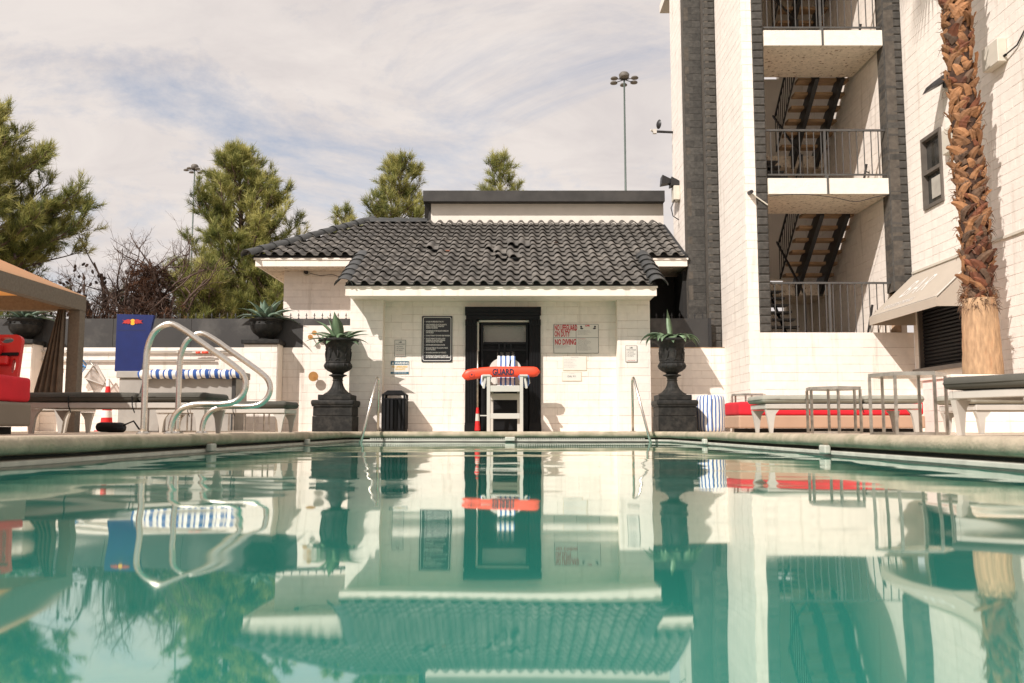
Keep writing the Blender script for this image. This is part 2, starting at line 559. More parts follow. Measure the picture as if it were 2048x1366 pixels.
def needle_material(name, a, b, c):
    m = bpy.data.materials.new(name)
    m.use_nodes = True
    nt = m.node_tree
    bs = nt.nodes['Principled BSDF']
    bs.inputs['Roughness'].default_value = 0.6
    bs.inputs['Specular IOR Level'].default_value = 0.25
    at_ = nt.nodes.new('ShaderNodeAttribute')
    at_.attribute_name = 'tone'
    r = nt.nodes.new('ShaderNodeValToRGB')
    r.color_ramp.elements[0].color = a + (1,)
    r.color_ramp.elements[1].color = c + (1,)
    e = r.color_ramp.elements.new(0.5)
    e.color = b + (1,)
    nt.links.new(at_.outputs['Fac'], r.inputs[0])
    nt.links.new(r.outputs[0], bs.inputs['Base Color'])
    tr = nt.nodes.new('ShaderNodeBsdfTranslucent')
    nt.links.new(r.outputs[0], tr.inputs[0])
    ms = nt.nodes.new('ShaderNodeMixShader')
    ms.inputs[0].default_value = 0.3
    nt.links.new(bs.outputs[0], ms.inputs[1])
    nt.links.new(tr.outputs[0], ms.inputs[2])
    nt.links.new(ms.outputs[0], nt.nodes['Material Output'].inputs[0])
    return m


M['needles'] = needle_material('pine_needles', (0.09, 0.115, 0.032), (0.25, 0.26, 0.07), (0.54, 0.50, 0.18))
M['needles_dead'] = needle_material('dead_needles', (0.03, 0.016, 0.011), (0.085, 0.042, 0.026), (0.22, 0.105, 0.055))


# water: teal body under a clear reflecting surface
def water_material():
    m = bpy.data.materials.new('pool_water')
    m.use_nodes = True
    nt = m.node_tree
    nt.nodes.clear()
    out = nt.nodes.new('ShaderNodeOutputMaterial')
    df = nt.nodes.new('ShaderNodeBsdfDiffuse')
    geo = nt.nodes.new('ShaderNodeNewGeometry')
    nz = nt.nodes.new('ShaderNodeTexNoise')
    nz.inputs['Scale'].default_value = 0.7
    nz.inputs['Detail'].default_value = 3
    nt.links.new(geo.outputs['Position'], nz.inputs['Vector'])
    rp = nt.nodes.new('ShaderNodeValToRGB')
    rp.color_ramp.elements[0].position = 0.3
    rp.color_ramp.elements[1].position = 0.7
    rp.color_ramp.elements[0].color = (0.016, 0.215, 0.162, 1)
    rp.color_ramp.elements[1].color = (0.045, 0.31, 0.24, 1)
    nt.links.new(nz.outputs['Fac'], rp.inputs[0])
    nt.links.new(rp.outputs[0], df.inputs[0])
    gl = nt.nodes.new('ShaderNodeBsdfGlossy')
    gl.inputs['Roughness'].default_value = 0.03
    gl.inputs['Color'].default_value = (0.96, 0.98, 0.95, 1)
    fr = nt.nodes.new('ShaderNodeFresnel')
    fr.inputs['IOR'].default_value = 1.33
    pw = nt.nodes.new('ShaderNodeMath')
    pw.operation = 'POWER'
    pw.inputs[1].default_value = 0.48
    nt.links.new(fr.outputs[0], pw.inputs[0])
    mx = nt.nodes.new('ShaderNodeMixShader')
    nt.links.new(pw.outputs[0], mx.inputs[0])
    nt.links.new(df.outputs[0], mx.inputs[1])
    nt.links.new(gl.outputs[0], mx.inputs[2])
    nt.links.new(mx.outputs[0], out.inputs[0])
    return m


M['water'] = water_material()

# ------------------------------------------------------------------ setting: ground, deck, pool
DZ = 0.185
PX0, PX1, PY0, PY1 = -2.9, 2.75, -4.0, 15.8       # pool edge at the coping nose
g = MB()
for (x0, x1, y0, y1) in ((-900, -12, -60, 1500), (14, 900, -60, 1500), (-12, 14, 22, 1500), (-12, 14, -60, -8)):
    g.add([(x0, y0, 0.05), (x1, y0, 0.05), (x1, y1, 0.05), (x0, y1, 0.05)], [(0, 1, 2, 3)])
struct('ground', g, M['ground'])

CW = 0.30
d = MB()
d.box(-12, PX0 - CW, -8, 22, 0.0, DZ)
d.box(PX1 + CW, 14, -8, 22, 0.0, DZ)
d.box(PX0 - CW, PX1 + CW, PY1 + CW, 22, 0.0, DZ)
d.box(PX0 - CW, PX1 + CW, -8, PY0 - CW, 0.0, DZ)
struct('pool_deck', d, M['deck'])


def coping_path(off):
    """rounded rectangle, counter-clockwise, offset outwards by off from the pool edge"""
    r0 = 0.35
    pts = []
    for (cx_, cy_, a0) in ((PX1 - r0, PY1 - r0, 0), (PX0 + r0, PY1 - r0, 90), (PX0 + r0, PY0 + r0, 180), (PX1 - r0, PY0 + r0, 270)):
        for k in range(9):
            a = R(a0 + 90 * k / 8)
            pts.append((cx_ + (r0 + off) * math.cos(a), cy_ + (r0 + off) * math.sin(a)))
    out = []
    for i, p in enumerate(pts):
        q = pts[(i + 1) % len(pts)]
        L = math.hypot(q[0] - p[0], q[1] - p[1])
        n = max(1, int(L / 0.4))
        for k in range(n):
            out.append((p[0] + (q[0] - p[0]) * k / n, p[1] + (q[1] - p[1]) * k / n))
    return out


def sweep(profile, jit=0.0):
    mb = MB()
    base = coping_path(0.0)
    n = len(base)
    # outward normals from a slightly larger loop
    nor = []
    for i in range(n):
        a, b = base[i - 1], base[(i + 1) % n]
        t = Vector((b[0] - a[0], b[1] - a[1]))
        t.normalize()
        nor.append((t.y, -t.x))
    for i in range(n):
        for (o, z) in profile:
            jz = jit * mnoise.noise(Vector((base[i][0] * 1.3, base[i][1] * 1.3, z * 9)))
            mb.v.append((base[i][0] + nor[i][0] * (o + jz), base[i][1] + nor[i][1] * (o + jz), z + (jz if z < DZ - 0.004 else 0)))
    m = len(profile)
    for i in range(n):
        j = (i + 1) % n
        for k in range(m - 1):
            mb.f.append((i * m + k, i * m + k + 1, j * m + k + 1, j * m + k))
    return mb


prof = [(CW + 0.004, DZ + 0.004), (0.06, DZ + 0.006)]
for k in range(1, 10):
    a = R(90 + 18 * k)
    prof.append((0.055 + 0.055 * math.cos(a), DZ - 0.049 + 0.055 * math.sin(a)))
prof += [(0.11, DZ - 0.106), (0.12, 0.05)]
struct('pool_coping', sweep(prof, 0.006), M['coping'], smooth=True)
struct('pool_wall', sweep([(0.118, 0.079), (0.10, 0.06), (0.10, 0.048)]), M['slot'])
struct('pool_gutter', sweep([(0.105, 0.046), (0.035, 0.046), (0.03, 0.040), (0.03, 0.016), (0.05, 0.012), (0.05, -1.2)]), M['gutter'])
bs = MB()
bs.add([(PX0 - .1, PY0 - .1, -1.19), (PX1 + .1, PY0 - .1, -1.19), (PX1 + .1, PY1 + .1, -1.19), (PX0 - .1, PY1 + .1, -1.19)], [(0, 1, 2, 3)])
struct('pool_floor', bs, M['pooltile'])

# grating bars of the far gutter
gr = MB()
x = PX0 + 0.35
while x < PX1 - 0.35:
    gr.box(x, x + 0.022, PY1 + 0.03, PY1 + 0.10, 0.046, 0.074)
    x += 0.042
o = part('gutter_grating', gr, M['gutter'], None)
o['kind'] = 'stuff'
o['label'] = 'pale slotted gutter grating along the far pool edge'

# water surface: real low swell
nx, ny = 150, 460
wx = np.linspace(PX0 + 0.052 - 0.1, PX1 - 0.052 + 0.1, nx)
wy = PY0 + (PY1 - PY0) * (np.linspace(0, 1, ny))
X, Y = np.meshgrid(wx, wy)
Zw = np.zeros_like(X)
wr = np.random.default_rng(3)
for lam, slope, cnt in ((2.6, 0.0026, 5), (1.3, 0.0030, 6), (0.65, 0.0024, 8), (0.34, 0.0013, 8)):
    for k in range(cnt):
        ang = wr.uniform(-0.55, 0.55) + (PI / 2 if wr.random() < 0.72 else 0)
        l = lam * wr.uniform(0.75, 1.3)
        kk = 2 * PI / l
        amp = slope / kk * wr.uniform(0.5, 1.2)
        Zw += amp * np.sin(kk * (X * math.cos(ang) + Y * math.sin(ang)) + wr.uniform(0, 6.28))
calm = 0.45 + 0.55 * np.clip((11.0 - Y) / 9.0, 0, 1)
Zw *= calm
vv = np.stack([X.ravel(), Y.ravel(), Zw.ravel()], 1)
idx = np.arange(nx * ny).reshape(ny, nx)
ff = np.stack([idx[:-1, :-1].ravel(), idx[:-1, 1:].ravel(), idx[1:, 1:].ravel(), idx[1:, :-1].ravel()], 1)
me = bpy.data.meshes.new('pool_water')
me.from_pydata(vv.tolist(), [], ff.tolist())
me.materials.append(M['water'])
me.polygons.foreach_set('use_smooth', [True] * len(me.polygons))
o = link('pool_water', me)
o['kind'] = 'structure'

# ------------------------------------------------------------------ block walls
_bcache = {}


def block_mesh(w, h, mat, bulge, joint=0.0028):
    key = (round(w, 2), round(h, 3), mat.name, bulge, random.randrange(5))
    if key in _bcache:
        return _bcache[key]
    rr = random.Random(hash(key))
    mb = MB()
    if bulge:
        w2, h2, jb = w / 2 - joint / 2, h / 2 - joint / 2, 0.0
    else:
        w2 = w / 2 - rr.choice((0.0002, 0.0003, 0.0006, 0.0014))
        h2 = h / 2 - 0.0004
        jb = rr.choice((0.0003, 0.001, 0.002, 0.004))      # open joint under the block, uneven from block to block
    be = 0.0018 if not bulge else 0.022
    dp = 0.0015 if not bulge else 0.016

    def ring(inset, y, jt):
        return [(sx * (w2 - inset) + rr.uniform(-jt, jt), y + rr.uniform(-jt, jt) * 0.35, sz * (h2 - inset) + (jb if sz < 0 else 0) + rr.uniform(-jt, jt)) for sx, sz in ((-1, -1), (1, -1), (1, 1), (-1, 1))]
    jt = 0.0006 if not bulge else 0.004
    mb.v += ring(0, 0.03, 0) + ring(0, dp, jt) + ring(be, 0.0, jt)
    for a in (0, 4):
        for k in range(4):
            n = (k + 1) % 4
            mb.f.append((a + k, a + n, a + 4 + n, a + 4 + k))
    mb.f.append((8, 9, 10, 11))
    me = mb.mesh('block', mat)
    _bcache[key] = me
    return me


def rect_minus(r, h):
    a, b, c, d_ = r
    e, f, g_, i = h
    if e >= c or g_ <= a or f >= d_ or i <= b:
        return [r]
    out = []
    if f > b:
        out.append((a, b, c, f))
    if i < d_:
        out.append((a, i, c, d_))
    bb, dd = max(b, f), min(d_, i)
    if e > a:
        out.append((a, bb, e, dd))
    if g_ < c:
        out.append((g_, bb, c, dd))
    return out


def block_wall(parent, O, ang, W, H, holes=(), depth=0.15, mat='white_block', mortar='mortar', course=0.152, length=0.405,
               phase=0.0, bulge=False, limit=290, name='wall', clip=None, back=True):
    """running-bond wall; O = lower left corner of its face (world), ang = heading of its u axis; backing is the part, blocks its pieces"""
    O = Vector(O)
    u = Vector((math.cos(ang), math.sin(ang), 0))
    inn = Vector((-math.sin(ang), math.cos(ang), 0))
    rec = 0.008 if not bulge else 0.02
    us = sorted({0, W} | {min(max(h[k], 0), W) for h in holes for k in (0, 2)})
    vs = sorted({0, H} | {min(max(h[k], 0), H) for h in holes for k in (1, 3)})
    mb = MB()
    for i in range(len(us) - 1):
        for j in range(len(vs) - 1):
            cu, cv = (us[i] + us[i + 1]) / 2, (vs[j] + vs[j + 1]) / 2
            if any(h[0] < cu < h[2] and h[1] < cv < h[3] for h in holes):
                continue
            a, b, c, e = us[i], us[i + 1], vs[j], vs[j + 1]
            P = lambda uu, dd, v_: O + u * uu + inn * dd + Vector((0, 0, v_))
            mb.hexa([P(a, rec, c), P(b, rec, c), P(b, depth, c), P(a, depth, c), P(a, rec, e), P(b, rec, e), P(b, depth, e), P(a, depth, e)])
    back_o = part(name, mb, M[mortar], parent, world=True)
    rows = int(math.ceil(H / course - 1e-6))
    cand = []
    for r_ in range(rows):
        v0, v1 = r_ * course, min(H, (r_ + 1) * course)
        if v1 - v0 < 0.03:
            continue
        s = phase + (length / 2 if r_ % 2 else 0) - 2 * length
        while s < W:
            rects = [(max(0, s), v0, min(W, s + length), v1)]
            s += length
            if rects[0][2] - rects[0][0] < 0.012:
                continue
            for h in holes:
                rects = [q for r0 in rects for q in rect_minus(r0, h)]
            for (a, b, c, e) in rects:
                if c - a < 0.012 or e - b < 0.02:
                    continue
                cen = O + u * ((a + c) / 2) + Vector((0, 0, (b + e) / 2)) - inn * random.uniform(-0.0008, 0.0012)
                p = proj(cen)
                vis = -30 < p[0] < 2078 and -30 < p[1] < 1000
                cand.append((0 if vis else 1, -(c - a) * (e - b) / p[2] ** 2, cen, c - a, e - b))
    cand.sort(key=lambda q: (q[0], q[1]))
    rest = MB()
    for i, (vis, sc, cen, w, h) in enumerate(cand):
        me = block_mesh(w, h, M[mat], bulge)
        if i < limit and vis == 0:
            b = link('block', me, back_o, cen, ang + random.uniform(-0.002, 0.002))
        else:
            q = Matrix.Translation(cen) @ Matrix.Rotation(ang, 4, 'Z')
            rest.add([q @ v.co for v in me.vertices], [tuple(f.vertices) for f in me.polygons])
    if rest.v:
        ro = part('block_courses', rest, M[mat], back_o)
        ro['kind'] = 'stuff'
    return back_o


# ------------------------------------------------------------------ pool house
PH = thing('pool_house', 'low white block pool house with charcoal tile roof and black doorway', 'building', (-0.2, 17.5, DZ))
WY = 17.0
# front wall between pilasters
door_l, door_r, door_t = at(930, 700, WY).x, at(1082, 700, WY).x, at(1000, 615, WY).z
XL, XR = -2.49, 2.03
block_wall(PH, (XL, WY, DZ), 0, XR - XL, 2.62, holes=[(door_l + 0.03 - XL, -0.1, door_r - 0.03 - XL, door_t - 0.03 - DZ)], depth=0.2, name='front_wall', phase=0.13)
for (a, b, ph) in ((-3.12, -2.49, 0.0), (2.03, 2.66, 0.19)):
    p = block_wall(PH, (a, 16.75, DZ), 0, b - a, 2.62, depth=0.24, name='pilaster', phase=ph)
# pilaster returns and side walls
for bx_ in ((-2.495, -2.487, 16.757, 17.0, DZ, 2.72), (2.027, 2.035, 16.757, 17.0, DZ, 2.72), (-3.12, -3.05, 16.99, 18.75, DZ, 3.3), (2.58, 2.66, 16.99, 19.0, DZ, 3.3)):
    part('side_wall', MB().box(*bx_), M['white_paint'], PH, world=True)

# roof planes
SL = 0.487
RY0, RZ0 = 16.1, 2.91


def rz(y):
    return RZ0 + SL * (y - RY0)


RYT = 20.8
EY = 18.0      # upper eave
hipx = lambda y: -5.45 + (y - EY) * 0.68
dk = MB()
tz = -0.035
dk.add([(-3.12, RY0, rz(RY0) + tz), (2.70, RY0, rz(RY0) + tz), (2.70, EY, rz(EY) + tz), (-3.12, EY, rz(EY) + tz)], [(0, 1, 2, 3)])
dk.add([(-5.45, EY, rz(EY) + tz), (3.70, EY, rz(EY) + tz), (3.70, RYT, rz(RYT) + tz), (hipx(RYT), RYT, rz(RYT) + tz)], [(0, 1, 2, 3)])
dk.add([(-5.45, EY, rz(EY) + tz), (hipx(RYT), RYT, rz(RYT) + tz), (hipx(RYT), RYT + 2.8, rz(EY) + tz + 0.5), (-5.45, 23.6, rz(EY) + tz)], [(0, 1, 2, 3)])
dk.add([(hipx(RYT), RYT, rz(RYT) + tz), (3.7, RYT, rz(RYT) + tz), (3.7, 23.6, rz(EY) + tz), (hipx(RYT), 23.6, rz(EY) + tz)], [(0, 1, 2, 3)])
# soffits and gable closure so no light leaks through
dk.add([(-3.12, RY0, rz(RY0) + tz - 0.02), (-3.12, EY, rz(EY) + tz - 0.02), (-3.12, EY, rz(RY0) + tz - 0.02)], [(0, 1, 2)])
dk.add([(2.70, RY0, rz(RY0) + tz - 0.02), (2.70, EY, rz(EY) + tz - 0.02), (2.70, EY, rz(RY0) + tz - 0.02)], [(0, 1, 2)])
roof = part('roof', dk, M['underlay'], PH, world=True)


def s_tile():
    mb = MB()
    n = 14
    W, L = 0.262, 0.40
    top = []
    for k in range(n + 1):
        t = k / n
        x_ = -W / 2 + W * t
        # barrel then pan
        if t < 0.58:
            z_ = 0.064 * max(0.0, math.sin(PI * t / 0.58)) ** 0.72
        else:
            z_ = -0.014 * max(0.0, math.sin(PI * (t - 0.58) / 0.42)) ** 0.6
        top.append((x_, z_))
    th = 0.014
    for (y, lift) in ((-L / 2, 0.034), (L / 2, -0.010)):
        for (x_, z_) in top:
            mb.v.append((x_, y, z_ + lift))
        for (x_, z_) in top:
            mb.v.append((x_, y, z_ + lift - th))
    m = n + 1
    for k in range(n):
        mb.f.append((k, k + 1, 2 * m + k + 1, 2 * m + k))
        mb.f.append((m + k + 1, m + k, 3 * m + k, 3 * m + k + 1))
        mb.f.append((k + 1, k, m + k, m + k + 1))
    mb.f.append((0, 2 * m, 3 * m, m))
    mb.f.append((n, m + n, 3 * m + n, 2 * m + n))
    me = mb.mesh('roof_tile', M['tile'], smooth=True)
    me.set_sharp_from_angle(angle=R(50))
    return me


TM = s_tile()
pitch = math.atan(SL)
TW, TE = 0.2455, 0.355
rows = int((RYT - RY0) / (TE * math.cos(pitch))) + 1
tiles = []
for r_ in range(rows):
    s = r_ * TE + 0.12
    y = RY0 + s * math.cos(pitch)
    if y > RYT - 0.05:
        continue
    k = -40
    while k < 40:
        x = k * TW + 0.02
        k += 1
        if y < EY - 0.06:
            if not (-3.05 < x < 2.66):
                continue
        else:
            if not (hipx(y) - 0.02 < x < 3.62):
                continue
        tiles.append((x, y, rz(y)))
tiles.sort(key=lambda t: proj(t)[2] + (0.0 if t[1] < 19.7 else 3) + abs(t[0]) * 0.05)
rest = MB()
slip = {(-0.3, 18.2), (-0.55, 18.5), (0.1, 18.9), (-0.1, 17.9), (-1.6, 18.6), (0.3, 18.9)}
for i, (x, y, z) in enumerate(tiles):
    rot = (pitch + random.gauss(0, 0.008), random.gauss(0, 0.013), random.gauss(0, 0.010))
    loc = Vector((x + random.gauss(0, 0.003), y + random.gauss(0, 0.004), z + 0.012 + random.gauss(0, 0.0015)))
    if any(abs(x - a) < 0.13 and abs(y - b) < 0.16 for a, b in slip):
        rot = (pitch + random.uniform(-0.05, 0.12), random.gauss(0, 0.07), random.gauss(0, 0.08))
        loc += Vector((random.uniform(-.03, .03), random.uniform(-0.12, 0.02), random.uniform(0.0, 0.035)))
    if i < 296:
        t = link('roof_tile', TM, roof, loc)
        t.rotation_euler = rot
    else:
        from mathutils import Euler
        q = Matrix.Translation(loc) @ Euler(rot).to_matrix().to_4x4()
        rest.add([q @ v.co for v in TM.vertices], [tuple(f.vertices) for f in TM.polygons])
ro = part('roof_tile_rows', rest, M['tile'], roof, smooth=True, sharp=50)
ro['kind'] = 'stuff'


def barrel_mesh(L, r1, r2):
    mb = MB()
    n = 10
    for (y, r_) in ((-L / 2, r1), (L / 2, r2)):
        for k in range(n + 1):
            a = PI * k / n
            mb.v.append((-r_ * math.cos(a), y, r_ * math.sin(a) * 0.8))
        for k in range(n + 1):
            a = PI * k / n
            mb.v.append((-(r_ - .014) * math.cos(a), y, (r_ - .014) * math.sin(a) * 0.8))
    m = n + 1
    for k in range(n):
        mb.f.append((k, k + 1, 2 * m + k + 1, 2 * m + k))
        mb.f.append((m + k + 1, m + k, 3 * m + k, 3 * m + k + 1))
        mb.f.append((k + 1, k, m + k, m + k + 1))
    me = mb.mesh('ridge_tile', M['tile_edge'], smooth=True)
    me.set_sharp_from_angle(angle=R(50))
    return me


BM_ = barrel_mesh(0.44, 0.178, 0.128)


def barrel_run(a, b, name, step=0.37, mesh=BM_):
    a, b = Vector(a), Vector(b)
    d_ = (b - a)
    n = max(1, int(d_.length / step))
    d_.normalize()
    for k in range(n + 1):
        p = a + d_ * min((k + 0.5) * step, (b - a).length)
        t = link(name, mesh, roof, p)
        t.rotation_euler = (d_.to_track_quat('Y', 'Z') @ Euler((random.gauss(0.03, .01), 0, random.gauss(0, 0.02))).to_quaternion()).to_euler()


from mathutils import Euler
barrel_run((-5.50, EY - 0.06, rz(EY) + 0.0), (hipx(RYT) + 0.05, RYT, rz(RYT) + 0.02), 'hip_tile')
barrel_run((hipx(RYT), RYT, rz(RYT) + 0.0), (-2.1, RYT, rz(RYT) + 0.0), 'ridge_tile')
barrel_run((-3.12, RY0 - 0.05, rz(RY0) - 0.01), (-3.12, EY, rz(EY) - 0.01), 'rake_tile')
barrel_run((2.72, RY0 - 0.05, rz(RY0) - 0.01), (2.72, EY, rz(EY) - 0.01), 'rake_tile')

# fascias and soffits
for (x0, x1, ye) in ((-3.1, 2.68, RY0), (-5.4, -3.13, EY), (2.73, 3.66, EY)):
    part('eave_closure', MB().box(x0, x1, ye + 0.02, ye + 0.06, rz(ye) - 0.045, rz(ye) + 0.05), M['underlay'], PH, world=True)
fa = MB()
fa.box(-3.10, 2.69, 16.10, 16.14, 2.70, 2.885)
fa.box(-3.12, 2.71, 16.085, 16.10, 2.845, 2.882)
part('fascia', fa, M['white_paint'], PH, world=True)
fa = MB()
fa.box(-5.36, -3.13, 18.02, 18.06, rz(EY) - 0.22, rz(EY) - 0.045)
fa.box(-5.39, -3.13, 18.0, 18.02, rz(EY) - 0.085, rz(EY) - 0.045)
part('fascia', fa, M['white_paint'], PH, world=True)
fa = MB()
fa.box(2.74, 3.66, 18.02, 18.06, rz(EY) - 0.22, rz(EY) - 0.045)
fa.box(2.74, 3.68, 18.0, 18.02, rz(EY) - 0.085, rz(EY) - 0.045)
part('fascia', fa, M['white_paint'], PH, world=True)
part('soffit', MB().box(-3.08, 2.68, 16.143, 18.7, 2.72, 2.74), M['white_paint'], PH, world=True)
part('soffit', MB().box(-5.32, -3.13, 18.06, 18.76, rz(EY) - 0.20, rz(EY) - 0.18), M['stucco'], PH, world=True)
part('soffit', MB().box(2.70, 3.68, 18.063, 21.0, rz(EY) - 0.20, rz(EY) - 0.18), M['stucco'], PH, world=True)
part('fascia', MB().box(-5.36, -5.325, 18.063, 23.5, 3.63, 3.8), M['white_paint'], PH, world=True)
part('soffit', MB().box(-5.32, -4.6, 18.765, 23.5, 3.63, 3.65), M['stucco'], PH, world=True)

# left wing wall behind
wl = at(567, 600, 18.72).x
block_wall(PH, (wl, 18.72, DZ), 0, -3.1 - wl, 3.45, depth=0.2, name='wing_wall', phase=0.2, course=0.152)
w2 = MB()
w2.box(wl + 0.012, wl + 0.2, 18.93, 23.3, DZ, 3.63)
w2.box(wl + 0.2, 3.6, 23.1, 23.3, DZ, 3.63)
part('back_wall', w2, M['white_paint'], PH, world=True)

# flat-roofed upper block with dark band
pp = MB()
pl = at(862, 430, 20.9).x
pp.box(pl, 3.69, 20.9, 24.5, 4.3, 5.72)
part('upper_wall', pp, M['cream_plaster'], PH, world=True)
pb = MB()
pz0, pz1 = 5.70, at(1000, 381, 20.65).z
plb = at(846, 400, 20.65).x
pb.box(plb, 3.685, 20.65, 24.8, pz0, pz1)
part('parapet_band', pb, M['parapet'], PH, world=True)
pb2 = MB()
pb2.hexa([(plb + 0.02, 20.92, 5.0), (pl - 0.003, 20.92, 5.0), (pl - 0.003, 24.5, 5.0), (plb + 0.02, 24.5, 5.0),
          (plb + 0.02, 20.80, 5.695), (pl - 0.003, 20.9, 5.695), (pl - 0.003, 24.5, 5.695), (plb + 0.02, 24.5, 5.695)])
part('parapet_return', pb2, M['parapet'], PH, world=True)

# doorway: casing, fluted pilasters, security door
dr = MB()
cw = 0.235
yc = WY - 0.075
dr.box(door_l, door_r, yc - 0.03, WY + 0.02, door_t - 0.10, door_t)
dr.box(door_l - 0.0, door_r + 0.0, yc, WY + 0.02, door_t - 0.16, door_t - 0.103)
dr.box(door_l + 0.02, door_r - 0.02, yc + 0.025, WY + 0.02, door_t - 0.24, door_t - 0.163)
casing = part('door_casing', dr, M['black'], PH, world=True)
for (a, b) in ((door_l, door_l + cw), (door_r - cw, door_r)):
    fl = MB()
    fl.box(a + 0.008, b - 0.008, yc + 0.018, WY + 0.1, DZ, door_t - 0.243)
    fl.box(a, b, yc - 0.012, WY + 0.02, DZ, DZ + 0.13)
    fl.box(a + 0.004, b - 0.004, yc - 0.004, WY + 0.02, DZ + 0.133, DZ + 0.17)
    fl.box(a + 0.004, b - 0.004, yc - 0.004, WY + 0.02, door_t - 0.36, door_t - 0.246)
    for k in range(7):
        xx = a + 0.026 + k * (cw - 0.052) / 6
        fl.tube([(xx, yc + 0.014, DZ + 0.175), (xx, yc + 0.014, door_t - 0.364)], 0.0095, n=6)
    for k in range(3):
        xx = a + 0.055 + k * (cw - 0.11) / 2
        fl.tube([(xx, yc - 0.006, door_t - 0.355), (xx, yc - 0.012, door_t - 0.25)], [0.012, 0.026], n=7)
    part('door_pilaster', fl, M['black'], PH, world=True)
il, ir = door_l + cw, door_r - cw
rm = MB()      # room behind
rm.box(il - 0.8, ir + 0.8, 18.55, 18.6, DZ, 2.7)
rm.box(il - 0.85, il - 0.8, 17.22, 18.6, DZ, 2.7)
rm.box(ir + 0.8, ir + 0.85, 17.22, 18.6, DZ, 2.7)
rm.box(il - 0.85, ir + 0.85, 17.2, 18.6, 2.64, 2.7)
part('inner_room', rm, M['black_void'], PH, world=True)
jm = MB()
jm.box(il, il + 0.035, WY + 0.01, WY + 0.12, DZ, door_t - 0.25)
jm.box(il, ir, WY + 0.01, WY + 0.12, door_t - 0.285, door_t - 0.25)
part('door_jamb', jm, M['box_paint'], PH, world=True)
# security door leaf (frame, rails, bars, mesh)
a, b = il + 0.07, ir - 0.01
y0 = WY + 0.05
ztop = door_t - 0.30
lf = MB()
lf.box(a, a + 0.05, y0, y0 + 0.04, DZ + 0.02, ztop)
lf.box(b - 0.05, b, y0, y0 + 0.04, DZ + 0.02, ztop)
for z_ in (ztop - 0.04, ztop - 0.42, 1.75, 1.25, 0.72, DZ + 0.03):
    lf.box(a + 0.05, b - 0.05, y0, y0 + 0.04, z_, z_ + 0.045)
mid = (a + b) / 2
for xx in (mid - 0.13, mid - 0.02, mid + 0.10):
    lf.box(xx, xx + 0.045, y0 + 0.002, y0 + 0.036, 1.295, ztop - 0.42)
door = part('door', lf, M['black'], PH, world=True)
ms = MB()
nxm = 34
for k in range(-40, 60):
    xs = a + k * 0.022
    for sgn in (1, -1):
        p0 = Vector((xs, y0 + 0.048, 1.25))
        hgt = ztop - 1.25
        x1_ = xs + sgn * hgt * 0.5
        # clip to the leaf
        t0, t1 = 0.0, 1.0
        dx_ = x1_ - xs
        lo, hi = (a - xs) / dx_, (b - xs) / dx_
        if lo > hi:
            lo, hi = hi, lo
        t0, t1 = max(0, lo), min(1, hi)
        if t1 <= t0:
            continue
        ms.bar((xs + dx_ * t0, y0 + 0.048, 1.25 + hgt * t0), (xs + dx_ * t1, y0 + 0.048, 1.25 + hgt * t1), 0.003)
mo = part('mesh_grille', ms, M['lamp'], door)
mo['kind'] = 'stuff'
pn = MB()
pn.box(a + 0.05, b - 0.05, y0 + 0.01, y0 + 0.03, DZ + 0.07, 0.72)
pn.box(a + 0.05, b - 0.05, y0 + 0.01, y0 + 0.03, 0.765, 1.25)
part('door_panel', pn, M['black'], door)
ib = MB()      # pale panel added to stand for the lit room behind the grille
ib.box(a + 0.03, b - 0.03, y0 + 0.10, y0 + 0.12, ztop - 0.40, ztop - 0.02)
ib.box(mid - 0.15, mid + 0.19, y0 + 0.10, y0 + 0.12, 1.27, ztop - 0.56)
part('lit_room_panel', ib, M['cream_plaster'], PH, world=True)

# ------------------------------------------------------------------ right building: stair tower and side wing
TW_ = thing('stair_building', 'tall white block building with open stair landings and dark block columns', 'building', (5.8, 15.8, DZ))
TY = 15.8
ZT = 10.6
LV = [1.98, 4.845, 7.69, 10.54]
# white pier: left face (faces -X) and front face
block_wall(TW_, (4.30, 17.8, DZ), -PI / 2, 1.98, ZT - DZ, name='pier_side', phase=0.07, depth=0.2)
block_wall(TW_, (4.305, TY, DZ), 0, 0.20, ZT - DZ, name='pier_front', phase=0.1, depth=0.3)
# dark columns
block_wall(TW_, (4.505, TY - 0.012, LV[0]), 0, 0.215, ZT - LV[0], mat='dark_block', mortar='dark_mortar', bulge=True, length=0.5, name='dark_column', phase=0.0, depth=0.3)
block_wall(TW_, (6.955, TY - 0.05, LV[0] + 0.75), 0, 0.345, ZT - LV[0] - 0.75, mat='dark_block', mortar='dark_mortar', bulge=True, length=0.70, name='dark_column', phase=0.35, depth=0.3)
block_wall(TW_, (6.955, TY + 0.25, LV[0] + 0.75), -PI / 2, 0.30, ZT - LV[0] - 0.75, mat='dark_block', mortar='dark_mortar', bulge=True, length=0.7, name='dark_column', phase=0.0, depth=0.2)
block_wall(TW_, (4.05, 17.795, 1.88), 0, 0.25, ZT - 1.88, mat='dark_block', mortar='dark_mortar', bulge=True, length=0.6, name='dark_column', phase=0.0, depth=0.25, course=0.148)
block_wall(TW_, (4.055, 18.05, 1.88), -PI / 2, 0.25, ZT - 1.88, mat='dark_block', mortar='dark_mortar', bulge=True, length=0.6, name='dark_column', phase=0.3, depth=0.1, course=0.148)
block_wall(TW_, (3.68, 18.06, 1.88), 0, 0.37, ZT - 1.88, mat='dark_block', mortar='dark_mortar', length=0.37, name='dark_column', phase=0.0, depth=0.25, course=0.148)
block_wall(TW_, (3.685, 18.22, 1.88), -PI / 2, 0.16, ZT - 1.88, mat='dark_block', mortar='dark_mortar', length=0.37, name='dark_column', phase=0.0, depth=0.1, course=0.148)
block_wall(TW_, (3.70, 19.68, DZ), -PI / 2, 1.455, ZT - DZ, name='return_wall', phase=0.1, depth=0.25)
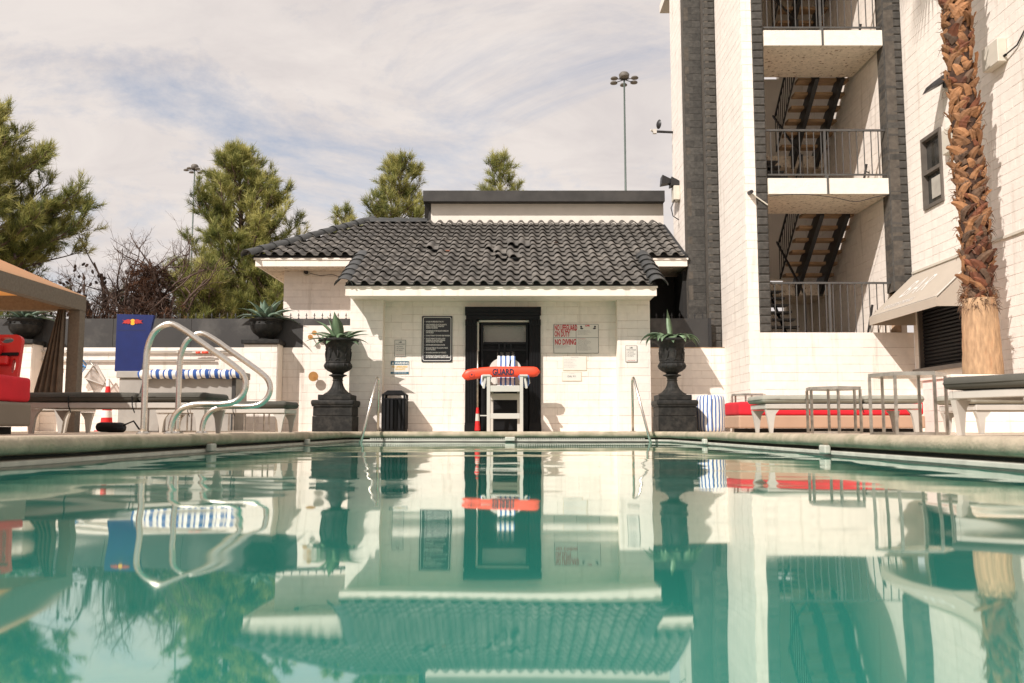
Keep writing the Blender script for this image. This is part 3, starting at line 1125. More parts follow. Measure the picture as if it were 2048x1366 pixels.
bk = MB()
bk.box(3.75, 4.6, 19.4, 19.66, DZ, ZT)
bk.box(4.25, 4.45, 17.9, 19.4, DZ, ZT)
part('rear_wall', bk, M['white_paint'], TW_, world=True)
# lower front wall under the first landing, and low wall under the gate
block_wall(TW_, (4.505, TY, DZ), 0, 2.795, LV[0] - DZ, name='lower_wall', phase=0.25, depth=0.25)
block_wall(TW_, (2.66, 17.6, DZ), 0, 1.64, 1.88 - DZ, name='gate_wall', phase=0.15, depth=0.25)
# right wing wall facing the pool, with window and bar hatch
RX = 7.30
wz0, wz1 = 4.07, 5.35
wyA, wyB = 15.15, 14.45
sh0, sh1 = 15.62, 13.55
hz0, hz1 = 1.30, 2.62
RW0 = 8.6
U = lambda y: TY - y
block_wall(TW_, (RX, TY, DZ), -PI / 2, TY - RW0, ZT - DZ,
           holes=[(U(wyA), wz0 - DZ, U(wyB), wz1 - DZ), (U(sh0), hz0 - DZ, U(sh1), hz1 - DZ)], name='side_wing_wall', phase=0.0, depth=0.25, limit=295)
rf = MB()
rf.box(7.31, 9.5, 8.62, 21.0, ZT, ZT + 0.2)
rf.box(3.7, 7.31, 15.9, 21.0, ZT, ZT + 0.2)
rf.box(7.56, 9.5, 8.62, 8.85, DZ, ZT)
part('roof_slab', rf, M['white_paint'], TW_, world=True)
ld = MB()
ld.box(RX - 0.03, RX + 0.02, RW0, sh0 + 0.1, 3.035, 3.075)
part('ledge_trim', ld, M['box_paint'], TW_, world=True)

# window with frame, panes and a pale board standing for a reflection
wf = MB()
wy0, wy1 = wyB, wyA
fx = RX - 0.035
wf.box(fx, RX + 0.12, wy0, wy0 + 0.05, wz0, wz1)
wf.box(fx, RX + 0.12, wy1 - 0.05, wy1, wz0, wz1)
wf.box(fx, RX + 0.12, wy0 + 0.05, wy1 - 0.05, wz0, wz0 + 0.06)
wf.box(fx, RX + 0.12, wy0 + 0.05, wy1 - 0.05, wz1 - 0.06, wz1)
wf.box(fx + 0.01, RX + 0.11, wy0 + 0.05, wy1 - 0.05, (wz0 + wz1) / 2 - 0.03, (wz0 + wz1) / 2 + 0.03)
win = part('window', wf, M['frame'], TW_, world=True)
for (za, zb) in ((wz0 + 0.06, (wz0 + wz1) / 2 - 0.03), ((wz0 + wz1) / 2 + 0.03, wz1 - 0.06)):
    pa = MB()
    pa.box(RX + 0.05, RX + 0.056, wy0 + 0.05, wy1 - 0.05, za, zb)
    part('pane', pa, M['glass'], win)
bl = MB()
bl.box(RX + 0.036, RX + 0.046, wy0 + 0.06, wy0 + 0.50, wz0 + 0.16, wz0 + 0.52)
part('pane_reflection_board', bl, M['painted_reflection'], win).name = 'painted_reflection'

# bar hatch with roller shutter
sm = MB()
sm.box(RX - 0.012, RX + 0.12, sh1, sh1 + 0.05, hz0, hz1)
sm.box(RX - 0.012, RX + 0.12, sh0 - 0.05, sh0, hz0, hz1)
sm.box(RX - 0.10, RX + 0.12, sh1 - 0.05, sh0 + 0.08, hz0 - 0.07, hz0 - 0.003)
shutter = part('hatch_frame', sm, M['frame'], TW_, world=True)
z_ = hz0
while z_ < hz1 - 0.02:
    sl = MB()
    n = 5
    ys = (sh1 + 0.05, sh0 - 0.05)
    for k in range(n + 1):
        a = PI * k / n
        for yy in ys:
            sl.v.append((RX + 0.075 - 0.022 * math.sin(a), yy, z_ + 0.062 * k / n))
    for k in range(n):
        sl.f.append((2 * k, 2 * k + 1, 2 * k + 3, 2 * k + 2))
    part('shutter_slat', sl, M['black'], shutter, smooth=True)
    z_ += 0.0635
hb = MB()
hb.box(RX + 0.10, RX + 0.13, sh1, sh0, hz0, hz1)
part('hatch_back', hb, M['black_void'], TW_, world=True)

# interior of the stairwell
XI0, XI1 = 4.72, 6.99
block_wall(TW_, (XI1 + 0.005, 20.6, DZ), -PI / 2, 20.6 - TY - 0.26, ZT - DZ, name='stairwell_wall', phase=0.1, depth=0.2, limit=290)
iw = MB()
iw.box(XI1 + 0.21, 7.30, TY + 0.26, 20.6, DZ, ZT)
iw.box(4.46, 4.70, TY + 0.31, 19.39, DZ, ZT)
part('inner_wall', iw, M['white_paint'], TW_, world=True)
# back wall with a tall bright gap per storey
bw = MB()
bw.box(4.46, 5.25, 20.4, 20.6, DZ, ZT)
bw.box(6.45, 7.2, 20.4, 20.6, DZ, ZT)
for z_ in LV:
    bw.box(5.25, 6.45, 20.4, 20.6, z_ - 1.1, z_ + 0.95)
part('rear_stair_wall', bw, M['cream_plaster'], TW_, world=True)
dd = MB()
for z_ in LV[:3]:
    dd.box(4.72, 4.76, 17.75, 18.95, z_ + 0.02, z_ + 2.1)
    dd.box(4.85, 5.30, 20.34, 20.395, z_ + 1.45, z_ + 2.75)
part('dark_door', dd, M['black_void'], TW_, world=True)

# landings
LB = 17.25
for i, z_ in enumerate(LV):
    sb = MB()
    if i == 0:
        sb.box(XI0 - 0.002, XI1, TY + 0.26, LB, z_ - 0.30, z_ - 0.02)
    else:
        sb.box(XI0 + 0.004, 6.945, TY - 0.02, LB, z_ - 0.305, z_)
    part('landing_slab', sb, M['stucco'], TW_, world=True)
    if i:
        fb = MB()
        fb.box(XI0 + 0.005, 5.81, TY - 0.035, TY - 0.022, z_ - 0.30, z_ - 0.004)
        fb.box(5.83, 6.945, TY - 0.035, TY - 0.022, z_ - 0.30, z_ - 0.004)
        part('landing_fascia', fb, M['stucco_w'], TW_, world=True)
    mz = z_ + 1.43
    if i < 3:
        sb = MB()
        sb.box(XI0, XI1, 18.95, 20.38, mz - 0.26, mz)
        part('half_landing', sb, M['stucco'], TW_, world=True)

# stairs: right flight climbs from the half landing towards the front, left flight from the landing back
for i in range(3):
    z0_ = LV[i] + 1.43
    z1_ = LV[i + 1]
    st = MB()
    for xx in (6.20, 6.72):
        st.hexa([(xx, 18.98, z0_ - 0.28), (xx + 0.085, 18.98, z0_ - 0.28), (xx + 0.085, 19.22, z0_ - 0.02), (xx, 19.22, z0_ - 0.02),
                 (xx, LB + 0.01, z1_ - 0.34), (xx + 0.085, LB + 0.01, z1_ - 0.34), (xx + 0.085, LB + 0.1, z1_ - 0.06), (xx, LB + 0.1, z1_ - 0.06)])
    flight = part('stair_stringer', st, M['rail_black'], TW_, world=True)
    n = 7
    for k in range(1, n + 1):
        t = k / n
        y = 19.08 + (LB + 0.12 - 19.08) * t
        z_ = z0_ + (z1_ - z0_) * t - 0.05
        tb = MB()
        tb.box(5.93, 6.97, y - 0.125, y + 0.125, z_ - 0.03, z_ + 0.03)
        part('tread', tb, M['tread'], flight)
        bkt = MB()
        for xx in (6.20, 6.72):
            bkt.bar((xx + 0.04, y - 0.05, z_ - 0.036), (xx + 0.04, y + 0.10, z_ - 0.20), 0.03)
        part('tread_bracket', bkt, M['rail_black'], flight)
    # left flight
    st = MB()
    for xx in (4.95, 5.55):
        st.hexa([(xx, LB - 0.02, LV[i] - 0.2), (xx + 0.06, LB - 0.02, LV[i] - 0.2), (xx + 0.06, LB + 0.2, LV[i] - 0.1), (xx, LB + 0.2, LV[i] - 0.1),
                 (xx, 18.9, z0_ - 0.2), (xx + 0.06, 18.9, z0_ - 0.2), (xx + 0.06, 18.95, z0_), (xx, 18.95, z0_)])
    flight2 = part('stair_stringer', st, M['rail_black'], TW_, world=True)
    for k in range(1, 8):
        t = k / 8
        y = LB + (18.95 - LB) * t
        z_ = LV[i] + 1.43 * t - 0.05
        tb = MB()
        tb.box(4.78, 5.80, y - 0.13, y + 0.13, z_ - 0.02, z_ + 0.02)
        part('tread', tb, M['rail_black'], flight2)
    # sloping rail between the flights
    hr = MB()
    A, B = Vector((5.88, 18.95, z0_)), Vector((5.88, LB, z1_))
    hr.bar(A + Vector((0, 0, 0.92)), B + Vector((0, 0, 0.92)), 0.035)
    hr.bar(A + Vector((0, 0, 0.10)), B + Vector((0, 0, 0.10)), 0.03)
    for k in range(14):
        p = A.lerp(B, k / 13)
        hr.bar(p + Vector((0, 0, 0.1)), p + Vector((0, 0, 0.92)), 0.016)
    A, B = Vector((5.83, LB, LV[i])), Vector((5.83, 18.95, z0_))
    hr.bar(A + Vector((0, 0, 0.92)), B + Vector((0, 0, 0.92)), 0.035)
    hr.bar(A, A + Vector((0, 0, 0.92)), 0.035)
    hr.bar((4.78, 17.35, LV[i] + 0.9), (5.3, 18.0, LV[i] + 1.05), 0.03)
    part('stair_rail', hr, M['rail_black'], TW_, world=True)
    # wall handrail
    wh = MB()
    wh.tube([(XI1 - 0.09, 16.6, LV[i] + 0.62 - (0.1 if i else 0)), (XI1 - 0.09, 16.95, LV[i] - 0.1)], 0.024, n=8)
    wh.tube([(XI1 - 0.09, 16.72, LV[i] + 0.42), (XI1 + 0.01, 16.72, LV[i] + 0.38)], 0.012, n=6)
    part('wall_handrail', wh, M['rail_black'], TW_, world=True)

# balcony railings: each baluster its own piece
bal = MB().box(-0.0075, 0.0075, -0.0075, 0.0075, 0, 1).mesh('baluster', M['rail'])
for i in range(3):
    z_ = LV[i] + (0.0 if i == 0 else 0.01)
    yr = TY + 0.05 if i else TY + 0.08
    h = 0.94
    rr_ = MB()
    rr_.box(XI0 + 0.005, 6.95, yr - 0.02, yr + 0.02, z_ + h - 0.035, z_ + h)
    if i:
        rr_.box(XI0 + 0.005, 6.95, yr - 0.013, yr + 0.013, z_ + 0.06, z_ + 0.09)
    rail = part('railing', rr_, M['rail'], TW_, world=True)
    k = 0
    xx = XI0 + 0.10
    while xx < 6.92:
        b = link('baluster', bal, rail, (xx, yr, z_ + (0.09 if i else 0.0)))
        b.scale = (1, 1, h - 0.036 - (0.09 if i else 0.0))
        xx += 0.1335
    po = MB()
    po.box(5.80, 5.84, yr - 0.02, yr + 0.02, z_ - (0.0 if i == 0 else 0.005), z_ + h - 0.036)
    if i:
        po.box(5.805, 5.835, TY - 0.055, TY - 0.036, z_ - 0.31, z_ + 0.05)
    part('rail_post', po, M['rail'], rail)

# loose cable under the middle landing
cb = MB()
pts = []
for k in range(22):
    t = k / 21
    pts.append((4.75 + 2.2 * t, TY - 0.04, 4.50 + 0.035 * math.sin(t * 7) - 0.07 * math.exp(-((t - 0.72) / 0.12) ** 2)))
cb.tube(pts, 0.007, n=5)
part('cable', cb, M['lamp'], TW_, smooth=True, world=True)

# passage behind the gate: its shade put into near-black walls
vd = MB()
vd.box(2.68, 3.70, 19.2, 19.3, DZ, 3.6)
vd.box(2.665, 2.70, 17.9, 19.2, DZ, 3.6)
vd.box(3.60, 3.69, 18.25, 19.2, DZ, 3.55)
part('passage_shade_walls', vd, M['black_void'], TW_, world=True)

print('structure done', len(bpy.data.objects))

# ------------------------------------------------------------------ lettering
def text_mesh(body, size, mat, align='LEFT', sx=1.0, spacing=1.0, line=1.0, bold=0.0, shear=0.0):
    c = bpy.data.curves.new('lettering', 'FONT')
    c.body = body
    c.size = size
    c.align_x = align
    c.space_character = spacing
    c.space_line = line
    c.resolution_u = 2
    c.offset = bold
    c.shear = shear
    ob = bpy.data.objects.new('tmp_text', c)
    COL.objects.link(ob)
    dg = bpy.context.evaluated_depsgraph_get()
    me = bpy.data.meshes.new_from_object(ob.evaluated_get(dg))
    bpy.data.objects.remove(ob)
    bpy.data.curves.remove(c)
    me.name = 'lettering'
    for v in me.vertices:
        v.co.x *= sx
    me.materials.clear()
    me.materials.append(mat)
    return me


def letters(parent, body, loc, size, mat, align='LEFT', sx=1.0, name='lettering', **kw):
    """flat letters facing -Y at local loc"""
    o = link(name, text_mesh(body, size, mat, align, sx, **kw), parent, loc)
    o.rotation_euler = (PI / 2, 0, 0)
    return o


def sign_root(name, label, px0, py0, px1, py1, Y, mat, t=0.012, rad=0.0):
    a, b = at(px0, py1, Y), at(px1, py0, Y)
    w, h = b.x - a.x, b.z - a.z
    root = thing(name, label, 'sign', ((a.x + b.x) / 2, Y, a.z))
    pl_ = MB()
    if rad:
        ring = []
        for (cx_, cz_, a0) in ((w / 2 - rad, h - rad, 0), (-w / 2 + rad, h - rad, 90), (-w / 2 + rad, rad, 180), (w / 2 - rad, rad, 270)):
            for k in range(5):
                q = R(a0 + 22.5 * k)
                ring.append((cx_ + rad * math.cos(q), cz_ + rad * math.sin(q)))
        n = len(ring)
        pl_.v = [(x, -t, z) for x, z in ring] + [(x, 0, z) for x, z in ring]
        pl_.f = [tuple(range(n)), tuple(range(2 * n - 1, n - 1, -1))] + [(k, n + k, n + (k + 1) % n, (k + 1) % n) for k in range(n)]
    else:
        pl_.box(-w / 2, w / 2, -t, 0, 0, h)
    part('sign_board', pl_, mat, root)
    return root, w, h, -t


def border(root, w, h, y, inset, th, mat, rad=0.0, name='border_line'):
    mb = MB()
    x0, x1, z0, z1 = -w / 2 + inset, w / 2 - inset, inset, h - inset
    yy0, yy1 = y - 0.002, y + 0.001
    if rad:
        ring = []
        for (cx_, cz_, a0) in ((x1 - rad, z1 - rad, 0), (x0 + rad, z1 - rad, 90), (x0 + rad, z0 + rad, 180), (x1 - rad, z0 + rad, 270)):
            for k in range(5):
                q = R(a0 + 22.5 * k)
                ring.append((cx_, cz_, math.cos(q), math.sin(q)))
        n = len(ring)
        for rr_ in (rad, rad - th):
            mb.v += [(cx_ + rr_ * c, yy0, cz_ + rr_ * s_) for cx_, cz_, c, s_ in ring]
        mb.f = [(k, (k + 1) % n, n + (k + 1) % n, n + k) for k in range(n)]
    else:
        mb.box(x0, x1, yy0, yy1, z0, z0 + th)
        mb.box(x0, x1, yy0, yy1, z1 - th, z1)
        mb.box(x0, x0 + th, yy0, yy1, z0 + th, z1 - th)
        mb.box(x1 - th, x1, yy0, yy1, z0 + th, z1 - th)
    return part(name, mb, mat, root)


WF = WY - 0.004
# black rules board
root, w, h, yf = sign_root('rules_sign', 'black pool rules board with white bulleted capitals left of the door', 843, 632, 905, 724, WF, M['sign_black'], rad=0.02)
border(root, w, h, yf, 0.022, 0.011, M['print_white'], rad=0.04)
rules = [['IN CASE OF EMERGENCY DIAL 911'], ['UNAUTHORIZED USE OF THE AQUATIC', 'FACILITY OUTSIDE OF OPERATING', 'HOURS IS PROHIBITED'],
         ['NO SMOKING IN THE AQUATIC VENUE OR', 'ON THE DECK'], ['DO NOT SWIM IF YOU HAVE OPEN WOUNDS'],
         ['DO NOT SWIM IF YOU ARE ILL WITH', 'DIARRHEA OR HAVE HAD DIARRHEA', 'WITHIN THE PAST TWO WEEKS'], ['SHOWER BEFORE ENTERING WATER'],
         ['NO GLASS ITEMS IN THE AQUATIC VENUE', 'OR ON THE DECK'], ['NO DIAPER CHANGING ON THE DECK'],
         ['NO ANIMALS IN THE AQUATIC VENUE OR', 'ON THE DECK, EXCEPT FOR SERVICE ANIMALS']]
zc = h - 0.125
for grp in rules:
    letters(root, '•', (-w / 2 + 0.055, yf - 0.002, zc), 0.035, M['print_white'], name='bullet')
    for ln in grp:
        letters(root, ln, (-w / 2 + 0.085, yf - 0.002, zc), 0.036, M['print_white'], sx=0.62, bold=0.0012)
        zc -= 0.0325
    zc -= 0.0265


def pool_rules(name, label, box_, Y):
    root, w, h, yf = sign_root(name, label, *box_, Y, M['sign_white'], t=0.008)
    border(root, w, h, yf, 0.0, 0.006, M['print_black'])
    em = MB()
    em.box(-0.03, 0.03, yf - 0.002, yf, h - 0.055, h - 0.047)
    em.disc((0.012, yf - 0.002, h - 0.038), 0.011, 10, t=0.002)
    em.bar((-0.03, yf - 0.001, h - 0.045), (0.0, yf - 0.001, h - 0.03), 0.006, 0.002)
    part('swimmer_mark', em, M['print_black'], root)
    letters(root, 'POOL RULES', (0, yf - 0.002, h - 0.098), 0.040, M['print_black'], 'CENTER', sx=0.78)
    for k, t_ in enumerate(('1. NO DIVING', '2. NO RUNNING', '3. NO PEEING')):
        letters(root, t_, (-w / 2 + 0.02, yf - 0.002, h - 0.138 - 0.037 * k), 0.028, M['print_black'], sx=0.8)
    letters(root, 'SWIM AT OWN RISK', (0, yf - 0.002, 0.022), 0.02, M['print_red'], 'CENTER', sx=0.8)
    return root


pool_rules('pool_rules_sign', 'small cream pool rules sign above the teal warning sign', (789, 680, 812, 713), WF)
pool_rules('pool_rules_sign', 'small cream pool rules sign on the right pilaster above the handrail', (1251, 691, 1274, 724), 16.746)

root, w, h, yf = sign_root('warning_sign', 'teal and yellow warning sign on the shaded wall', 781, 722, 818, 748, WF, M['sign_white'], t=0.008)
hd = MB()
hd.box(-w / 2 + 0.003, w / 2 - 0.003, yf - 0.002, yf, h - 0.075, h - 0.003)
part('header_band', hd, M['teal'], root)
hd = MB()
hd.box(-w / 2 + 0.003, w / 2 - 0.003, yf - 0.002, yf, 0.003, 0.04)
part('footer_band', hd, M['teal'], root)
tri = MB()
tri.add([(-w / 2 + 0.02, yf - 0.004, h - 0.065), (-w / 2 + 0.075, yf - 0.004, h - 0.065), (-w / 2 + 0.0475, yf - 0.004, h - 0.015)], [(0, 1, 2)])
part('hazard_triangle', tri, M['print_white'], root)
letters(root, 'WARNING', (-w / 2 + 0.085, yf - 0.004, h - 0.064), 0.064, M['print_white'], sx=0.86, bold=0.002)
letters(root, 'NO LIFEGUARD', (0, yf - 0.002, h - 0.128), 0.046, M['yellow'], 'CENTER', sx=0.95, bold=0.003)
letters(root, 'ON DUTY', (0.01, yf - 0.002, h - 0.178), 0.046, M['yellow'], 'CENTER', sx=0.95, bold=0.003)
letters(root, 'SWIM AT YOUR OWN RISK', (0, yf - 0.004, 0.011), 0.027, M['print_white'], 'CENTER', sx=0.8)

root, w, h, yf = sign_root('lifeguard_sign', 'large white sign reading no lifeguard on duty, no diving', 1107, 648, 1197, 707, WF, M['sign_white'], rad=0.02)
border(root, w, h, yf, 0.002, 0.007, M['print_black'], rad=0.019)
dv = MB()
dv.box(-0.003, 0.003, yf - 0.002, yf, 0.01, h - 0.01)
part('vertical_rule', dv, M['print_black'], root)
for (x0, x1) in ((-w / 2 + .01, -0.006), (0.006, w / 2 - 0.01)):
    dv = MB()
    dv.box(x0, x1, yf - 0.002, yf, h * 0.535 - 0.003, h * 0.535 + 0.003)
    part('horizontal_rule', dv, M['print_black'], root)
letters(root, 'NO LIFEGUARD', (-w / 2 + 0.02, yf - 0.003, h - 0.128), 0.158, M['print_red'], sx=0.40, bold=0.005)
letters(root, 'ON DUTY', (-w / 2 + 0.02, yf - 0.003, h - 0.248), 0.152, M['print_red'], sx=0.43, bold=0.005)
letters(root, 'NO DIVING', (-w / 2 + 0.025, yf - 0.003, h - 0.405), 0.150, M['print_red'], sx=0.53, bold=0.005)
letters(root, 'CPR', (w * 0.20, yf - 0.003, h - 0.05), 0.042, M['print_red'], sx=1.2, bold=0.002)
for (cx_, s_) in ((0.10, 1), (w * 0.42, -1)):
    pg = MB()
    pg.disc((cx_, yf - 0.002, h - 0.055), 0.02, 10, t=0.002)
    pg.disc((cx_ + s_ * 0.012, yf - 0.003, h - 0.09), 0.014, 10, t=0.003, rx=0.032)
    part('cpr_picture', pg, M['print_black'], root)
for (x0, n, z0, zs, wmax, mat_) in ((0.03, 5, h - 0.135, 0.02, 0.36, 'print_grey'), (0.03, 11, h * 0.535 - 0.055, 0.0195, 0.36, 'print_grey')):
    for k in range(n):
        letters(root, 'ALWAYS CHECK THE SCENE AND CALL FOR HELP FIRST'[: random.randint(26, 44)], (x0, yf - 0.002, z0 - zs * k), 0.016, M[mat_], sx=0.72, name='small_print')
letters(root, 'GIVE RESCUE BREATHS', (0.03, yf - 0.002, h * 0.535 - 0.03), 0.019, M['print_red'], sx=0.8, name='small_print')
for k in range(3):
    letters(root, 'CALL FOR EMERGENCY HELP AND STAY WITH THE PERSON'[: (40, 48, 34)[k]], (-w / 2 + 0.02, yf - 0.002, 0.15 - 0.024 * k), 0.016, M['print_grey'], sx=0.7, name='small_print')
for k in range(4):
    letters(root, 'CHILDREN MUST BE'[: (12, 15, 10, 9)[k]], (-0.17, yf - 0.002, h - 0.16 - 0.022 * k), 0.015, M['print_grey'], sx=0.75, name='small_print')

root, w, h, yf = sign_root('paper_notice', 'faint white paper notice below the large lifeguard sign', 1126, 712, 1173, 741, WF, M['sign_white'], t=0.006)
border(root, w, h, yf, 0.0, 0.003, M['yellow'])
letters(root, 'Emergency Pool Rules', (0, yf - 0.002, h - 0.03), 0.02, M['print_grey'], 'CENTER', sx=0.8)
for k in range(6):
    letters(root, 'please shower before you enter and keep off the rope'[: random.randint(34, 50)], (-w / 2 + 0.02, yf - 0.002, h - 0.07 - 0.03 * k), 0.014, M['print_grey'], sx=0.85, name='small_print')
root, w, h, yf = sign_root('dial_notice', 'small white emergency dial notice, lowest beside the door', 1124, 744, 1163, 762, WF, M['sign_white'], t=0.006)
border(root, w, h, yf, 0.0, 0.003, M['yellow'])
letters(root, 'DIAL 911', (0, yf - 0.002, h * 0.42), 0.05, M['print_black'], 'CENTER', sx=0.85)
letters(root, 'in an emergency', (0, yf - 0.002, h * 0.82), 0.014, M['print_grey'], 'CENTER', name='small_print')


# ------------------------------------------------------------------ urns, pedestals, agaves
def tall_urn(label, loc):
    root = thing('tall_urn', label, 'urn', loc, group='tall urns at the pool corners')
    bs_ = MB()
    bs_.rbox(-0.30, 0.30, -0.30, 0.30, 0, 0.095, r=0.006, seg=1)
    part('plinth', bs_, M['iron'], root)
    foot = MB()
    foot.lathe([(0.27, 0.096), (0.25, 0.115), (0.19, 0.15), (0.135, 0.21), (0.105, 0.27), (0.09, 0.33), (0.088, 0.36), (0.10, 0.365), (0.10, 0.375), (0.088, 0.385), (0.095, 0.42),
                (0.125, 0.445), (0.165, 0.455), (0.165, 0.472), (0.12, 0.482)], n=48, mod=lambda a, z: 1 + (0.035 * math.cos(a * 18) if 0.11 < z < 0.34 else 0))
    part('foot', foot, M['iron'], root, smooth=True, sharp=40)
    bowl = MB()
    bowl.lathe([(0.10, 0.483), (0.12, 0.51), (0.19, 0.545), (0.245, 0.59), (0.262, 0.635), (0.25, 0.67), (0.236, 0.682)], n=64,
               mod=lambda a, z: 1 + 0.028 * abs(math.cos(a * 9)) - 0.01)
    part('lobed_bowl', bowl, M['iron'], root, smooth=True, sharp=40)
    for k in range(4):
        a = PI / 4 + k * PI / 2
        hm = MB()
        for q in (-0.05, 0.05):
            hm.lathe([(0.006, 0), (0.026, 0.02), (0.032, 0.05), (0.026, 0.085), (0.006, 0.10)], c=(0.245 * math.cos(a + q * 3.4), 0.245 * math.sin(a + q * 3.4), 0.585), n=8)
        mk = part('mask_relief', hm, M['iron'], root, smooth=True)
    body = MB()
    body.lathe([(0.228, 0.683), (0.236, 0.69), (0.236, 0.70), (0.225, 0.71), (0.222, 0.80), (0.226, 0.92), (0.238, 1.00), (0.258, 1.04), (0.30, 1.075), (0.35, 1.09), (0.372, 1.095), (0.378, 1.115),
                (0.36, 1.135), (0.33, 1.13), (0.28, 1.09), (0.24, 1.05)], n=48)
    part('body', body, M['iron'], root, smooth=True, sharp=45)
    rr_ = random.Random(5)
    for k in range(9):      # figures in relief around the body
        a = 2 * PI * k / 9 + rr_.uniform(-.1, .1)
        fg = MB()
        rad = 0.228

        def q_(aa, z):
            return (rad * math.cos(aa), rad * math.sin(aa), z)
        fg.tube([q_(a, 0.76), q_(a + rr_.uniform(-.1, .1), 0.83), q_(a + 0.05, 0.89), q_(a, 0.925)], [0.010, 0.018, 0.022, 0.008], n=6)
        fg.tube([q_(a, 0.76), q_(a - 0.15, 0.725)], [0.012, 0.006], n=5)
        fg.tube([q_(a + .02, 0.765), q_(a + 0.2, 0.73)], [0.012, 0.006], n=5)
        fg.tube([q_(a, 0.89), q_(a + 0.22, 0.86 + rr_.uniform(-.03, .05))], [0.010, 0.006], n=5)
        fg.lathe([(0.003, 0), (0.016, 0.01), (0.017, 0.025), (0.004, 0.04)], c=q_(a, 0.925), n=7)
        part('relief_figure', fg, M['iron'], root, smooth=True)
    so_ = MB()
    so_.disc((0, 0, 1.08), 0.275, 24, axis='Z', t=0.01)
    part('soil', so_, M['soil'], root)
    return root


def pedestal(label, x0, x1, y0, y1):
    root = thing('urn_pedestal', label, 'pedestal', ((x0 + x1) / 2, (y0 + y1) / 2, DZ + 0.003), group='black urn pedestals')
    w, d_ = (x1 - x0) / 2, (y1 - y0) / 2
    bd = MB().rbox(-w, w, -d_, d_, 0, 0.28, r=0.008, seg=1, jit=0.003, cuts=3)
    part('lower_block', bd, M['iron'], root)
    bd = MB().rbox(-w + 0.008, w - 0.008, -d_ + 0.008, d_ - 0.008, 0.284, 0.455, r=0.008, seg=1, jit=0.003, cuts=3)
    part('upper_block', bd, M['iron'], root)
    cp = MB()
    cp.rbox(-w - 0.03, w + 0.03, -d_ - 0.03, d_ + 0.03, 0.475, 0.575, r=0.035, seg=3)
    cp.box(-w - 0.012, w + 0.012, -d_ - 0.012, d_ + 0.012, 0.457, 0.49)
    part('cap', cp, M['iron'], root)
    return root


def leaf_mesh(L, w, el, droop, mat, twist=0.0, n=9, fold=0.25):
    """agave leaf along +X from the origin"""
    mb = MB()
    p = Vector((0, 0, 0))
    ang = el
    for k in range(n + 1):
        t = k / n
        ww = w * (0.62 + 1.5 * t * (1 - t) * 1.35) * (1 - t ** 3.2) * 0.5
        ww = max(ww, 0.0015)
        up = Vector((-math.sin(ang), 0, math.cos(ang)))
        tw = twist * t
        side = Vector((0, math.cos(tw), math.sin(tw)))
        th = 0.012 * (1 - t) + 0.002
        mb.v += [tuple(p + side * ww + up * ww * fold), tuple(p + up * 0.0), tuple(p - side * ww + up * ww * fold), tuple(p - up * th)]
        ang = el - droop * t ** 1.4
        p = p + Vector((math.cos(ang), 0, math.sin(ang))) * L / n
    for k in range(n):
        a = 4 * k
        mb.f += [(a, a + 1, a + 5, a + 4), (a + 1, a + 2, a + 6, a + 5), (a + 2, a + 3, a + 7, a + 6), (a + 3, a, a + 4, a + 7)]
    return mb.mesh('leaf', mat, smooth=True)


def agave(label, loc, leaves, mat='agave', group='agaves in urns'):
    root = thing('agave_plant', label, 'plant', loc, group=group)
    for (az, el, L, w, dr) in leaves:
        me = leaf_mesh(L, w, R(el), R(dr), M[mat], twist=random.uniform(-.4, .4))
        lf_ = link('leaf', me, root, (0.04 * math.cos(R(az)), 0.04 * math.sin(R(az)), 0.0), R(az))
    return root


pedestal('black block pedestal under the tall urn at the far left pool corner', -3.63, -2.90, 15.95, 16.60)
pedestal('black block pedestal under the tall urn beside the striped pouf', 2.66, 3.36, 15.95, 16.60)
UZ = DZ + 0.58
tall_urn('tall black footed urn holding upright agave, left of the trash can', (-3.24, 16.27, UZ))
tall_urn('tall black footed urn holding drooping agave, right of the door', (2.98, 16.27, UZ))
agave('upright green agave in the tall urn on the left', (-3.24, 16.27, UZ + 1.08),
      [(180, 30, 0.58, 0.195, 35), (195, 18, 0.59, 0.180, 50), (160, 40, 0.53, 0.180, 50), (0, 38, 0.55, 0.165, 40), (-15, 26, 0.61, 0.150, 40), (10, 20, 0.53, 0.150, 60),
       (105, 70, 0.58, 0.195, 20), (-100, 76, 0.59, 0.195, 18), (150, 72, 0.59, 0.180, 25), (205, 58, 0.58, 0.180, 40), (60, 50, 0.48, 0.180, 50), (-60, 35, 0.45, 0.180, 70), (-120, 30, 0.47, 0.180, 75),
       (250, 15, 0.42, 0.180, 70), (-30, 12, 0.48, 0.165, 60), (215, 8, 0.48, 0.180, 60)])
agave('drooping green agave with one upright spike in the right urn', (2.98, 16.27, UZ + 1.10),
      [(100, 74, 0.66, 0.105, -4), (180, 35, 0.66, 0.210, 115), (200, 30, 0.61, 0.210, 120), (165, 40, 0.53, 0.195, 120), (0, 35, 0.58, 0.195, 110), (-20, 32, 0.55, 0.210, 115), (20, 28, 0.59, 0.195, 105),
       (-60, 40, 0.45, 0.225, 135), (-95, 38, 0.42, 0.240, 140), (-125, 42, 0.48, 0.225, 135), (60, 35, 0.42, 0.195, 90), (130, 35, 0.48, 0.195, 100), (225, 40, 0.48, 0.195, 125), (-40, 48, 0.45, 0.180, 140)])


